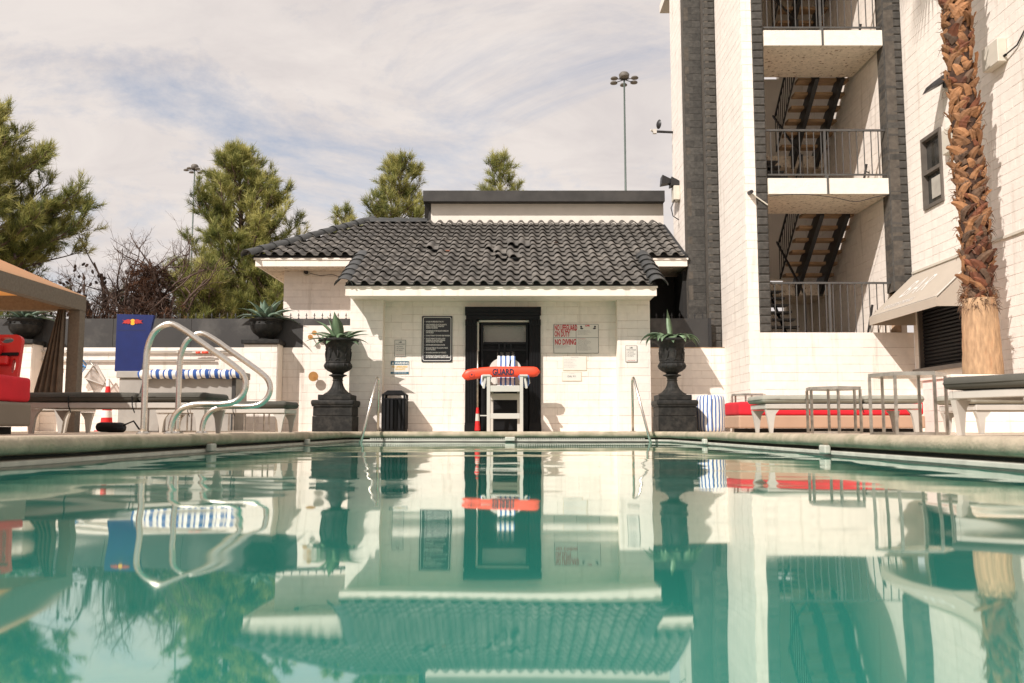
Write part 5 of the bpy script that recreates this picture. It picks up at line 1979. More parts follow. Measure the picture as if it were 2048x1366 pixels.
bx0, bx1 = at(231, 700, 15.5).x, at(305, 700, 15.5).x
bxb = at(283, 700, 15.5).x
bz1 = at(260, 628, 15.5).z
BD = thing('display_stand', 'tapered deep blue display panel with bull emblem on the counter', 'display', ((bx0 + bx1) / 2, 15.6, ctz + 0.002))
ob_ = BD.location
f_ = MB()
f_.hexa([(bx0, 15.5, ctz + 0.003), (bxb, 15.5, ctz + 0.003), (bxb, 15.58, ctz + 0.003), (bx0, 15.58, ctz + 0.003), (bx0, 15.5, bz1), (bx1, 15.5, bz1 - 0.02), (bx1, 15.58, bz1 - 0.02), (bx0, 15.58, bz1)])
part('panel', f_, M['blue'], BD, world=True)
emb = at(265, 644, 15.49)
part('emblem_disc', MB().disc((emb.x, 15.494, emb.z), 0.055, 24, t=0.004, rx=0.05), M['logo_yellow'], BD, world=True)
for sx in (-1, 1):
    bull = MB()
    pts = [(0.03, 0.0), (0.035, 0.025), (0.06, 0.05), (0.10, 0.045), (0.14, 0.028), (0.185, 0.04), (0.15, 0.018), (0.165, -0.005), (0.185, -0.03), (0.15, -0.018), (0.12, -0.03), (0.10, -0.02), (0.075, -0.04), (0.06, -0.025), (0.04, -0.03)]
    m_ = len(pts)
    bull.v = [(emb.x + sx * a, 15.489, emb.z + b) for a, b in pts] + [(emb.x + sx * a, 15.493, emb.z + b) for a, b in pts]
    idx_ = list(range(m_))
    bull.f = [tuple(idx_), tuple(i + m_ for i in reversed(idx_))] + [(k, m_ + k, m_ + (k + 1) % m_, (k + 1) % m_) for k in range(m_)]
    part('emblem_bull', bull, M['logo_red'], BD, world=True)
part('panel_seam', MB().box(bx0 + 0.02, bx1 - 0.14, 15.496, 15.499, bz1 - 0.30, bz1 - 0.295), M['navy'], BD, world=True)

# row of rolled striped towels along the counter front
tx = at(280, 745, 15.35).x
te = at(474, 745, 15.35).x
k = 0
while tx < te - 0.05:
    wd = random.uniform(0.16, 0.23)
    tz_ = ctz - 0.055 + random.uniform(-0.012, 0.012)
    tr_ = thing('towel_roll', 'blue and white striped towel in the row along the counter edge', 'towel', (tx, 15.36, tz_), group='striped towels along the counter')
    tr_['label'] = ('first', 'second', 'third', 'fourth', 'fifth', 'sixth', 'seventh', 'eighth', 'ninth', 'tenth', 'eleventh', 'twelfth', 'thirteenth', 'last')[min(k, 13)] + ' striped towel from the blue display along the counter edge'
    pts = [(0.0, random.uniform(-.01, .01), random.uniform(-.01, .01)), (wd * 0.35, -0.02, 0.01), (wd * 0.7, -0.015, -0.008), (wd * 0.98, 0, 0)]
    part('roll', MB().tube(pts, [0.075, 0.085, 0.082, 0.07], n=12), M['stripe_roll'], tr_, smooth=True, sharp=60)
    tx += wd
    k += 1


def hand_net(name, label, c, ring_pts, tip, matf, matn, handle):
    root = thing(name, label, 'net', c)
    rp = [Vector(p) for p in ring_pts]
    part('hoop', MB().tube(rp + [rp[0]], 0.014, n=6), M[matf], root, smooth=True)
    nt_ = MB()
    tip = Vector(tip)
    n_ = len(rp)
    for f__ in (0, 0.3, 0.6, 0.85):
        nt_.v += [tuple(p.lerp(tip, f__) + Vector((0.02 * math.sin(i * 2.3 + f__ * 5), 0.03 * f__, -0.04 * f__ * (i % 2)))) for i, p in enumerate(rp)]
    for k in range(3):
        for i in range(n_):
            a, b = k * n_ + i, k * n_ + (i + 1) % n_
            nt_.f.append((a, b, b + n_, a + n_))
    nt_.f.append(tuple(3 * n_ + i for i in range(n_)))
    q = part('netting', nt_, M[matn], root, smooth=True)
    if handle:
        part('handle', MB().tube(handle, 0.013, n=7), M['steel_dull'], root, smooth=True)
    return root


hand_net('pool_net', 'blue framed pool net hanging beside the cabana post', at(158, 730, 16.9),
         [(-0.16, 0, 0.27), (-0.05, 0, 0.24), (0.14, 0, 0.0), (0.13, 0, -0.05), (-0.13, 0.03, 0.12)], (-0.14, 0.1, -0.28), 'net_blue', 'mesh_blue', [(-0.10, 0, 0.26), (0.14, -0.02, -0.01)])
hand_net('leaf_net', 'grey leaf skimmer net leaning on the left wall', at(190, 758, 16.9),
         [(-0.20, 0, 0.02), (-0.05, -0.02, 0.24), (0.02, 0, 0.28), (0.20, 0, -0.02), (0.16, 0.02, -0.12)], (0.02, 0.08, -0.38), 'net_grey', 'mesh_grey', [(-0.12, 0.0, 0.36), (0.05, 0, 0.12)])
cn = thing('traffic_cone', 'red and white traffic cone by the counter end', 'cone', (at(215, 800, 16.85).x, 16.85, D3))
part('cone_body', MB().lathe([(0.12, 0.03), (0.085, 0.40), (0.03, 0.96), (0.02, 0.97)], n=20), M['cone'], cn, smooth=True, sharp=40)
part('cone_base', MB().rbox(-0.16, 0.16, -0.16, 0.16, 0, 0.03, r=0.01), M['red_plastic'], cn)
bg = thing('dark_duffel', 'dark bag lying on the deck under the left loungers', 'bag', (at(225, 860, 12.6).x, 12.6, D3))
part('bag_body', MB().rbox(-0.20, 0.16, -0.13, 0.13, 0.0, 0.14, r=0.07, seg=3, jit=0.03, cuts=2), M['black'], bg, smooth=True)
part('bag_strap', MB().tube([(0.2, -0.1, 0.1), (0.34, -0.1, 0.16), (0.42, -0.1, 0.05), (0.5, -0.1, 0.02)], 0.012, n=6), M['black'], bg, smooth=True)

# ------------------------------------------------------------------ cabana at the left edge
CX1, CYB, CYF, CX0 = -6.29, 12.55, 9.5, -9.3
cz = 2.15
CB = thing('cabana', 'tan canvas cabana with taupe valance and curtain at the left edge', 'cabana', ((CX0 + CX1) / 2, (CYB + CYF) / 2, D3))
for (xx, yy) in ((CX1, CYB), (CX0, CYB), (CX1, CYF), (CX0, CYF)):
    part('post', MB().box(xx - 0.08, xx + 0.08, yy - 0.08, yy + 0.08, D3, cz - 0.215), M['beam'], CB, world=True)
part('valance', MB().box(CX1 - 0.06, CX1 + 0.085, CYF - 0.085, CYB + 0.085, cz - 0.21, cz), M['beam'], CB, world=True)
part('valance', MB().box(CX0 - 0.085, CX0 + 0.06, CYF - 0.085, CYB + 0.085, cz - 0.21, cz), M['beam'], CB, world=True)
part('valance', MB().box(CX0 + 0.063, CX1 - 0.063, CYB - 0.06, CYB + 0.085, cz - 0.21, cz), M['beam'], CB, world=True)
part('valance', MB().box(CX0 + 0.063, CX1 - 0.063, CYF - 0.085, CYF + 0.06, cz - 0.21, cz), M['beam'], CB, world=True)
cm = MB()
ap = ((CX0 + CX1) / 2, (CYB + CYF) / 2, cz + 0.78)
cr = [(CX0 - 0.08, CYF - 0.08, cz + 0.004), (CX1 + 0.08, CYF - 0.08, cz + 0.004), (CX1 + 0.08, CYB + 0.08, cz + 0.004), (CX0 - 0.08, CYB + 0.08, cz + 0.004)]
cm.add(cr + [ap], [(0, 1, 4), (1, 2, 4), (2, 3, 4), (3, 0, 4)])
part('canopy', cm, M['canopy'], CB, world=True)
cu = MB()
nc = 26
for j in range(9):
    t = j / 8
    for i in range(nc + 1):
        s_ = i / nc
        wtop = 0.10 + 0.30 * t
        xx = CX1 - 0.09 - s_ * wtop * (1 if t < 0.9 else 0.97)
        yy = CYB - 0.16 + 0.045 * math.sin(s_ * 28 + t * 1.2)
        cu.v.append((xx, yy, cz - 0.215 - t * (cz - 0.215 - D3 - 0.45)))
for j in range(8):
    for i in range(nc):
        a = j * (nc + 1) + i
        cu.f.append((a, a + 1, a + nc + 2, a + nc + 1))
part('curtain', cu, M['curtain'], CB, smooth=True, world=True)

# cabana copy added unseen outside the frame to shade the left sofa
shade_cabana = copy_tree(CB)
shade_cabana.location = CB.location + Vector((1.08, -4.75, 0))
shade_cabana['label'] = 'added unseen tan canvas cabana shading the dark red sofa'
for o_ in (CB, shade_cabana):
    o_['group'] = 'canvas cabanas along the left deck'

# ------------------------------------------------------------------ awning, boxes, lamps on the right building
AY0, AY1 = 13.2, 15.72
AX, AZT, AZF, AZB = 6.47, 3.02, 2.24, 2.10
AW = thing('bar_awning', 'beige sloped awning lettered bar above the dark roller shutter', 'awning', (6.9, 14.45, AZB))
am = MB()
xw = RX - 0.004
am.add([(AX, AY1, AZF), (AX, AY0, AZF), (xw, AY0, AZT), (xw, AY1, AZT)], [(0, 1, 2, 3)])
am.add([(AX + .006, AY1, AZF - .012), (AX + .006, AY0, AZF - .012), (xw, AY0, AZT - .012), (xw, AY1, AZT - .012)], [(3, 2, 1, 0)])
part('slope', am, M['awning'], AW, world=True)
part('valance', MB().box(AX - 0.004, AX + 0.010, AY0, AY1, AZB, AZF - 0.002), M['awning'], AW, world=True)
for yy in (AY0, AY1):
    e_ = MB()
    y2 = yy + (0.012 if yy == AY0 else -0.012)
    e_.add([(AX + 0.011, yy, AZB), (xw, yy, AZB), (xw, yy, AZT - 0.02), (AX + 0.011, yy, AZF - 0.014), (AX + 0.011, y2, AZB), (xw, y2, AZB), (xw, y2, AZT - 0.02), (AX + 0.011, y2, AZF - 0.014)],
           [(0, 1, 2, 3), (7, 6, 5, 4), (0, 4, 5, 1), (1, 5, 6, 2), (2, 6, 7, 3), (3, 7, 4, 0)])
    part('end_panel', e_, M['awning'], AW, world=True)
# letters on the slope
sv = Vector((xw - AX, 0, AZT - AZF)).normalized()
uu = Vector((0, -1, 0))
nn = uu.cross(sv)
for (body, u0, s0, size, sx, sp, sh) in (('BAR', 0.52, 0.40, 0.62, 0.72, 1.25, 0.2), ('POOLSIDE DRINKS', 0.30, 0.14, 0.15, 0.9, 1.0, 0.2), ('open daily', 1.35, 0.95, 0.12, 0.9, 1.0, 0.2)):
    if body == 'open daily':
        continue
    me = text_mesh(body, size, M['print_white'], 'LEFT', sx, spacing=sp, shear=sh)
    o = link('lettering', me, AW)
    base = Vector((AX, AY1, AZF)) + uu * u0 + sv * s0 + nn * 0.004 - AW.location
    o.matrix_local = Matrix(((uu.x, sv.x, nn.x, base.x), (uu.y, sv.y, nn.y, base.y), (uu.z, sv.z, nn.z, base.z), (0, 0, 0, 1)))
part('border_line', MB().bar(Vector((AX, AY1 - 0.05, AZF)) + sv * 0.03 + nn * 0.003, Vector((AX, AY0 + 0.05, AZF)) + sv * 0.03 + nn * 0.003, 0.02, 0.004), M['print_white'], AW, world=True)
part('border_line', MB().bar(Vector((AX, AY0 + 0.06, AZF)) + sv * 0.05 + nn * 0.003, Vector((AX, AY0 + 0.06, AZF)) + sv * 1.05 + nn * 0.003, 0.02, 0.004), M['print_white'], AW, world=True)
part('roller_tube', MB().tube([(RX - 0.12, AY0 + 0.35, 2.42), (RX - 0.12, AY1 - 0.05, 2.42)], 0.09, n=12), M['black'], AW, smooth=True, world=True)

eb = thing('junction_box', 'beige electrical box on the white wall right of the palm', 'electrical box', (RX - 0.004, 12.62, 5.62))
part('box', MB().rbox(-0.14, 0, -0.22, 0.22, 0, 0.36, r=0.01, seg=1), M['box_paint'], eb)
part('gland', MB().tube([(-0.05, -0.22, 0.08), (-0.05, -0.27, 0.08)], 0.02, n=7), M['black'], eb)
part('cable', MB().tube([(-0.05, -0.25, 0.08), (-0.02, -0.5, 0.12), (-0.01, -0.8, 0.33), (-0.01, -1.2, 0.5)], 0.012, n=6), M['lamp'], eb, smooth=True)
f1 = thing('wall_floodlight', 'dark wall floodlight left of the palm trunk', 'lamp', (RX - 0.004, 14.15, 5.95))
part('head', MB().hexa([(-0.36, -0.16, -0.10), (-0.06, -0.16, 0.06), (-0.06, 0.16, 0.06), (-0.36, 0.16, -0.10), (-0.30, -0.14, 0.02), (-0.05, -0.14, 0.20), (-0.05, 0.14, 0.20), (-0.30, 0.14, 0.02)]), M['lamp'], f1)
part('bracket', MB().box(-0.07, 0, -0.03, 0.03, -0.02, 0.09), M['lamp'], f1)
f3 = thing('wall_box', 'plain beige box on the white wall between window and palm', 'electrical box', (RX - 0.004, 14.0, 4.78))
part('box', MB().rbox(-0.10, 0, -0.2, 0.25, 0, 0.42, r=0.01, seg=1), M['box_paint'], f3)
# floodlight and box on the white return wall above the pool house roof
f2 = thing('roof_floodlight', 'twin floodlight on a beige box above the tile roof', 'lamp', (3.70 - 0.004, 18.95, 5.25))
part('box', MB().rbox(-0.14, 0, -0.14, 0.14, 0, 0.32, r=0.01, seg=1), M['box_paint'], f2)
for (x0, x1, t0) in ((-0.40, -0.18, 0.40), (-0.20, 0.0, 0.36)):
    part('head', MB().hexa([(x0, -0.13, t0 - 0.04), (x1, -0.09, t0 - 0.01), (x1, 0.1, t0 - 0.01), (x0, 0.14, t0 - 0.04), (x0 + 0.02, -0.14, t0 + 0.16), (x1, -0.09, t0 + 0.08), (x1, 0.1, t0 + 0.08), (x0 + 0.02, 0.14, t0 + 0.16)]), M['lamp'], f2)
part('neck', MB().tube([(-0.1, 0, 0.32), (-0.16, 0, 0.40)], 0.025, n=7), M['lamp'], f2)
part('cable', MB().tube([(-0.12, -0.1, 0.0), (-0.2, -0.1, -0.18), (-0.16, -0.1, -0.36), (-0.03, -0.1, -0.45)], 0.012, n=5), M['lamp'], f2, smooth=True)
sdsh = thing('satellite_dish', 'small satellite dish on a dark arm off the white wall', 'dish', (3.695, 19.55, at(1340, 263, 19.5).z))
part('arm', MB().tube([(0, 0, 0), (-0.40, -0.05, 0)], 0.03, n=8), M['lamp'], sdsh)
dsh = MB()
for k in range(5):
    r_ = 0.11 * k / 4
    for i in range(18):
        a = 2 * PI * i / 18
        dsh.v.append((-0.46 + 0.05 * (r_ / 0.11) ** 2, -0.05 + r_ * math.cos(a) * 0.9, 0.11 + r_ * math.sin(a)))
for k in range(4):
    for i in range(18):
        a, b = k * 18 + i, k * 18 + (i + 1) % 18
        dsh.f.append((a, b, b + 18, a + 18))
dp_ = part('reflector', dsh, M['lamp'], sdsh, smooth=True)
dp_.rotation_euler = (0, 0, R(25))
part('feed', MB().tube([(-0.44, -0.05, 0.0), (-0.52, -0.10, 0.02)], [0.03, 0.02], n=7), M['white_plastic'], sdsh)
part('mount', MB().box(-0.46, -0.38, -0.09, -0.01, -0.05, 0.05), M['white_plastic'], sdsh)
# security cameras
c_ = at(1500, 385, TY - 0.1)
sc1 = thing('security_camera', 'small dark camera with conduit on the white pier', 'camera', (4.40, TY, c_.z))
part('housing', MB().tube([(-0.02, -0.16, 0), (-0.02, -0.0, 0.02)], [0.035, 0.04], n=12), M['lamp'], sc1, smooth=True, sharp=40)
part('conduit', MB().tube([(0.03, -0.03, -0.01), (0.30, -0.05, -0.22)], 0.012, n=6), M['box_paint'], sc1)
c_ = at(613, 545, 18.7)
sc2 = thing('dome_camera', 'round grey camera under the left eave of the pool house', 'camera', (c_.x, 18.712, c_.z))
part('mount', MB().disc((0, -0.03, 0), 0.075, 18, t=0.03), M['box_paint'], sc2)
part('lens', MB().disc((0, -0.07, 0), 0.045, 16, t=0.04), M['lamp'], sc2)
part('cable', MB().tube([(0.07, -0.015, -0.02), (0.3, -0.012, -0.07), (0.55, -0.012, -0.04), (0.8, -0.012, -0.12)], 0.006, n=5), M['lamp'], sc2, smooth=True)
cd = thing('eave_conduit', 'thin dark conduit under the left eave of the pool house', 'conduit', (-4.2, 18.7, at(600, 539, 18.7).z))
part('conduit', MB().tube([at(568, 538, 18.7), at(700, 540, 18.7)], 0.012, n=6), M['lamp'], cd, world=True)


# ------------------------------------------------------------------ light masts
def mast(label, px_, py_, Yv, s_, rot=0):
    p = at(px_, py_, Yv)
    root = thing('light_mast', label, 'lamp post', (p.x, Yv, 0.05), group='high light masts behind the pool house')
    H_ = p.z - 0.05
    part('pole', MB().tube([(0, 0, 0), (0, 0, H_ - 0.6)], [0.20 * s_, 0.11 * s_], n=10), M['galv'], root, smooth=True)
    part('ring', MB().lathe([(0.5 * s_, H_ - 0.85), (0.66 * s_, H_ - 0.75), (0.70 * s_, H_ - 0.5), (0.5 * s_, H_ - 0.36), (0.1 * s_, H_ - 0.3)], n=18), M['mast_lamp'], root, smooth=True)
    for k in range(6):
        a = 2 * PI * k / 6 + rot
        cx_, cy_ = 1.55 * s_ * math.cos(a), 1.55 * s_ * math.sin(a)
        part('arm', MB().tube([(0.2 * s_ * math.cos(a), 0.2 * s_ * math.sin(a), H_ - 0.9), (cx_, cy_, H_ - 0.95)], 0.06 * s_, n=6), M['lamp'], root)
        part('lamp_head', MB().lathe([(0.46 * s_, -0.1 * s_), (0.5 * s_, 0.0), (0.40 * s_, 0.14 * s_), (0.12 * s_, 0.26 * s_)], c=(cx_, cy_, H_ - 0.95), n=16), M['mast_lamp'], root, smooth=True, sharp=40)
    return root


mast('tall light mast with a ring of lamps beside the white tower', 1248, 136, 62, 0.55, 0.45)
mast('distant light mast with a ring of lamps above the middle pine', 390, 322, 82, 0.5, 0.2)


# ------------------------------------------------------------------ trees
def add_needles(verts, faces, tones, pos, dirs, tone, nn_, length, width, rng, spread=0.85):
    """tufts: pos (N,3), dirs (N,3) unit, tone (N,)"""
    N = len(pos)
    d_ = np.repeat(dirs, nn_, 0) + rng.normal(0, spread * 0.62, (N * nn_, 3))
    d_ /= np.linalg.norm(d_, axis=1, keepdims=True) + 1e-9
    L_ = length * rng.uniform(0.6, 1.2, (N * nn_, 1))
    side = np.cross(d_, rng.normal(0, 1, (N * nn_, 3)))
    side /= np.linalg.norm(side, axis=1, keepdims=True) + 1e-9
    p0 = np.repeat(pos, nn_, 0) + rng.normal(0, length * 0.12, (N * nn_, 3))
    w_ = width * rng.uniform(0.7, 1.3, (N * nn_, 1))
    a = p0 - side * w_ * 0.5
    b = p0 + side * w_ * 0.5
    c = p0 + d_ * L_
    v = np.stack([a, b, c], 1).reshape(-1, 3)
    base = sum(len(q) for q in verts)
    verts.append(v)
    f = np.arange(len(v)).reshape(-1, 3) + base
    faces.append(f)
    tones.append(np.repeat(np.clip(np.repeat(tone, nn_) + rng.normal(0, 0.10, N * nn_), 0, 1), 3))


def needle_object(name, verts, faces, tones, mat, parent):
    v = np.concatenate(verts)
    f = np.concatenate(faces)
    t = np.concatenate(tones)
    me = bpy.data.meshes.new(name)
    me.vertices.add(len(v))
    me.vertices.foreach_set('co', v.astype(np.float32).ravel())
    me.loops.add(len(f) * 3)
    me.loops.foreach_set('vertex_index', f.astype(np.int32).ravel())
    me.polygons.add(len(f))
    me.polygons.foreach_set('loop_start', np.arange(0, len(f) * 3, 3, dtype=np.int32))
    me.polygons.foreach_set('loop_total', np.full(len(f), 3, dtype=np.int32))
    at_ = me.attributes.new('tone', 'FLOAT', 'POINT')
    at_.data.foreach_set('value', t.astype(np.float32))
    me.materials.append(mat)
    me.update(calc_edges=True)
    return link(name, me, parent)


def pine(label, base, H_, Rm, seed, crown0=0.12, nb=64, tuft=0.26, nn_=15, lean=(0, 0), skew=None, group='pine trees behind the wall', dens=1.0, width=0.016, power=0.8, up=0.5):
    rng = np.random.default_rng(seed)
    root = thing('pine_tree', label, 'tree', base, group=group)
    wood = MB()
    tp = Vector((lean[0], lean[1], H_))
    pts = [Vector((lean[0] * t * t + 0.10 * math.sin(t * 5 + seed), lean[1] * t * t + 0.08 * math.cos(t * 4 + seed), H_ * t)) for t in np.linspace(0, 1, 12)]
    wood.tube(pts, [0.026 * H_ * (1 - t) ** 0.9 + 0.012 for t in np.linspace(0, 1, 12)], n=9)
    part('trunk', wood, M['bark'], root, smooth=True)
    br = MB()
    pos, dirs, tone = [], [], []

    def trunk_at(t):
        k = t * 11
        i = min(10, int(k))
        return pts[i].lerp(pts[i + 1], k - i)
    for k in range(nb):
        t = crown0 + (1 - crown0) * ((k + rng.uniform(0, 1)) / nb) ** 0.92
        t = min(t, 0.985)
        az = k * 2.39996 + rng.uniform(-.5, .5)
        rel = (t - crown0) / (1 - crown0)
        L_ = Rm * ((1 - rel) ** power) * (0.55 + 0.45 * min(1, rel / 0.18)) * rng.uniform(0.62, 1.18) + 0.22
        if skew:
            L_ *= 1 + skew * math.cos(az)
        el = R(rng.uniform(0, 25)) + up * rel
        p = trunk_at(t)
        d_ = Vector((math.cos(az) * math.cos(el), math.sin(az) * math.cos(el), math.sin(el)))
        bp = [p.copy()]
        ns = max(4, int(L_ / 0.35))
        curve = rng.uniform(0.25, 0.6)
        for s_ in range(ns):
            d_ = (d_ + Vector((rng.normal(0, .09), rng.normal(0, .09), curve / ns + rng.normal(0, .05)))).normalized()
            p = p + d_ * (L_ / ns)
            bp.append(p.copy())
        r0 = 0.012 + 0.011 * L_
        br.tube(bp, [r0 * (1 - i / (ns + 0.6)) + 0.004 for i in range(ns + 1)], n=5)
        bt = rng.uniform(0.15, 0.75)
        # twigs
        ntw = int((5 + L_ * 6.5) * dens)
        for q in range(ntw):
            f_ = rng.uniform(0.22, 1.0) ** 0.8
            kk = f_ * ns
            i = min(ns - 1, int(kk))
            o_ = bp[i].lerp(bp[i + 1], kk - i)
            bd_ = (bp[i + 1] - bp[i]).normalized()
            rv = Vector(rng.normal(0, 1, 3))
            td = (bd_ * 0.7 + rv * 0.55 + Vector((0, 0, 0.45))).normalized()
            tl = rng.uniform(0.25, 0.62) * (0.5 + 0.28 * L_ ** 0.6) * (1.15 - 0.45 * f_)
            tl = min(tl, 0.85)
            e_ = o_ + td * tl + Vector((0, 0, 0.10 * tl))
            br.tube([o_, o_.lerp(e_, 0.55) - Vector((0, 0, 0.02)), e_], [0.010, 0.007, 0.004], n=3, cap=False)
            nt_ = max(2, int(tl / 0.10))
            tn = bt + rng.normal(0, 0.18)
            for m_ in range(nt_):
                g_ = 0.25 + 0.75 * (m_ + 1) / nt_
                pos.append(tuple(o_.lerp(e_, g_)))
                dv_ = (td + Vector((0, 0, 0.35))).normalized()
                dirs.append(tuple(dv_))
                tone.append(tn + (0.28 if m_ == nt_ - 1 else -0.05))
    # leader
    for m_ in range(8):
        pos.append(tuple(trunk_at(0.9 + 0.1 * m_ / 8)))
        dirs.append((0, 0, 1))
        tone.append(0.6)
    bro = part('branches', br, M['bark'], root, smooth=True)
    V, F, T = [], [], []
    add_needles(V, F, T, np.array(pos), np.array(dirs), np.array(tone), nn_, tuft, width, rng)
    needle_object('crown', V, F, T, M['needles'], root)
    return root, len(pos)


def tree_pos(px_, Yv):
    return (at(px_, 700, Yv).x, Yv, 0.05)


info = []
info.append(pine('large dark pine at the left edge above the cabana', tree_pos(-95, 23.5), 9.1, 4.3, 11, crown0=0.30, nb=130, power=0.8, tuft=0.25, up=0.3, dens=1.2, nn_=16))
info.append(pine('tall bushy pine left of the pool house roof', tree_pos(472, 27.5), 8.85, 4.2, 24, crown0=0.05, nb=150, power=0.80, tuft=0.25, dens=0.95, nn_=18))
info.append(pine('slim pine behind the pool house ridge', tree_pos(780, 33), 10.35, 2.5, 33, crown0=0.32, nb=84, power=0.62, tuft=0.28, dens=1.0, lean=(0.35, 0)))
info.append(pine('small pine top showing above the dark parapet', tree_pos(1002, 36), 11.5, 2.2, 43, crown0=0.45, nb=54, power=0.8, tuft=0.30, dens=0.85))
info.append(pine('low pine tip showing left of the ridge pine', tree_pos(682, 34), 8.7, 2.0, 52, crown0=0.3, nb=46, power=0.85, tuft=0.28, dens=0.85))
info.append(pine('short dense pine behind the dark panel fence', tree_pos(405, 25.0), 4.6, 1.7, 61, crown0=0.05, nb=60, power=0.6, tuft=0.24, dens=1.0))
info.append(pine('short pine behind the fence near the pool house wing', tree_pos(540, 26.0), 5.2, 1.9, 71, crown0=0.05, nb=60, power=0.6, tuft=0.24, dens=1.0))
print('tufts', [i[1] for i in info])

# dead tree with bare limbs and cones
dt = thing('dead_tree', 'bare dead pine with cones between the two big pines', 'tree', tree_pos(262, 24.0))
rng = np.random.default_rng(5)
limbs, twigs, cones_, dpos, ddir, dtone = MB(), MB(), [], [], [], []


def grow(p, d_, L_, r, depth):
    n_ = 5
    pts_ = [p.copy()]
    for k in range(n_):
        d_ = (d_ + Vector(rng.normal(0, 0.13, 3)) + Vector((0, 0, 0.05))).normalized()
        p = p + d_ * L_ / n_
        pts_.append(p.copy())
    tgt = limbs if depth < 3 else twigs
    tgt.tube(pts_, [r * (1 - 0.5 * k / n_) for k in range(n_ + 1)], n=6 if depth < 3 else 3, cap=False)
    if depth >= 2 and rng.random() < 0.40:
        cones_.append(pts_[-1] if rng.random() < 0.5 else pts_[3])
    if p.z < 2.8 and depth >= 2:
        for k in range(5):
            q = pts_[rng.integers(0, n_ + 1)]
            for m_ in range(4):
                dpos.append(tuple(q + Vector(rng.normal(0, 0.22, 3))))
                dd_ = Vector(rng.normal(0, 1, 3)) + Vector((0, 0, -0.8))
                ddir.append(tuple(dd_.normalized()))
                dtone.append(rng.uniform(0, 0.9))
    if depth >= 5:
        return
    nchild = (5, 4, 3, 3, 2)[depth]
    for c in range(nchild):
        f_ = rng.uniform(0.35, 1.0)
        q = pts_[min(n_, max(1, int(f_ * n_)))]
        nd = (d_ * 0.75 + Vector(rng.normal(0, 0.62, 3)) + Vector((0, 0, 0.12))).normalized()
        grow(q, nd, L_ * rng.uniform(0.45, 0.75), r * 0.5, depth + 1)


for (dx, dy, dz_, L_) in ((-0.5, 0, 1, 3.0), (0.05, 0.2, 1, 3.4), (0.45, 0.1, 1, 3.1), (0.3, -0.3, 1, 2.6), (-0.8, 0.1, 0.9, 2.8), (-0.2, -0.2, 1, 3.5)):
    grow(Vector((0, 0, 1.0)), Vector((dx, dy, dz_)).normalized(), L_, 0.085, 0)
limbs.tube([(0, 0, 0), (0.03, 0, 1.0), (0, 0, 2.4)], [0.26, 0.2, 0.10], n=9)
part('trunk', limbs, M['bark_dead'], dt, smooth=True)
part('twigs', twigs, M['bark_dead'], dt)
V, F, T = [], [], []
for k in range(2300):      # dead foliage mass hanging round the lower trunk
    a, r_ = rng.uniform(0, 6.28), 0.95 * rng.random() ** 0.6
    z_ = rng.uniform(0.6, 4.7)
    dpos.append((r_ * math.cos(a) * (1.25 - z_ * 0.17) + 0.45, r_ * math.sin(a), z_))
    ddir.append((rng.normal(0, .5), rng.normal(0, .5), -0.6))
    dtone.append(rng.uniform(0, 0.85))
add_needles(V, F, T, np.array(dpos), np.array(ddir), np.array(dtone), 8, 0.20, 0.018, rng, 1.0)
needle_object('dead_foliage', V, F, T, M['needles_dead'], dt)
cone_me = MB().lathe([(0.008, -0.06), (0.03, -0.035), (0.038, 0.0), (0.028, 0.035), (0.006, 0.06)], n=8).mesh('pine_cone', M['cone_wood'], True)
for p in cones_[:110]:
    c = link('pine_cone', cone_me, dt, p + Vector((0, 0, -0.03)))
    c.rotation_euler = (rng.uniform(-.8, .8), rng.uniform(-.8, .8), 0)

# ------------------------------------------------------------------ palm
PYP = 12.32
pb_ = at(1966, 742, PYP)
PT = thing('fan_palm', 'tall palm with rough criss-cross leaf bases above a smooth trunk', 'tree', (pb_.x, PYP, 0.80))
ptop_ = at(1912, 0, PYP)
smooth_top = at(1955, 612, PYP)


def pcen(z):
    """trunk centre in local coordinates at world height z"""
    t = (z - pb_.z) / (ptop_.z - pb_.z)
    return Vector(((ptop_.x - pb_.x) * t + 0.02 * math.sin(t * 5), 0.0, z - 0.80))


def prad(z):
    t = (z - 0.8) / (smooth_top.z - 0.8)
    return 0.285 - 0.055 * min(1, t) ** 0.6 if t < 1 else 0.215


tk = MB()
zs = np.linspace(0.8, smooth_top.z + 0.1, 16)
tk.tube([pcen(z) for z in zs], [prad(z) * (1 + 0.012 * math.sin(z * 23)) for z in zs], n=28)
part('smooth_trunk', tk, M['palm_wood'], PT, smooth=True)
ck = MB()
zs = np.linspace(smooth_top.z, 11.5, 24)
ck.tube([pcen(z) for z in zs], [0.165] * 24, n=16)
part('fibrous_trunk', ck, M['palm_core'], PT, smooth=True)


BR = 0.165


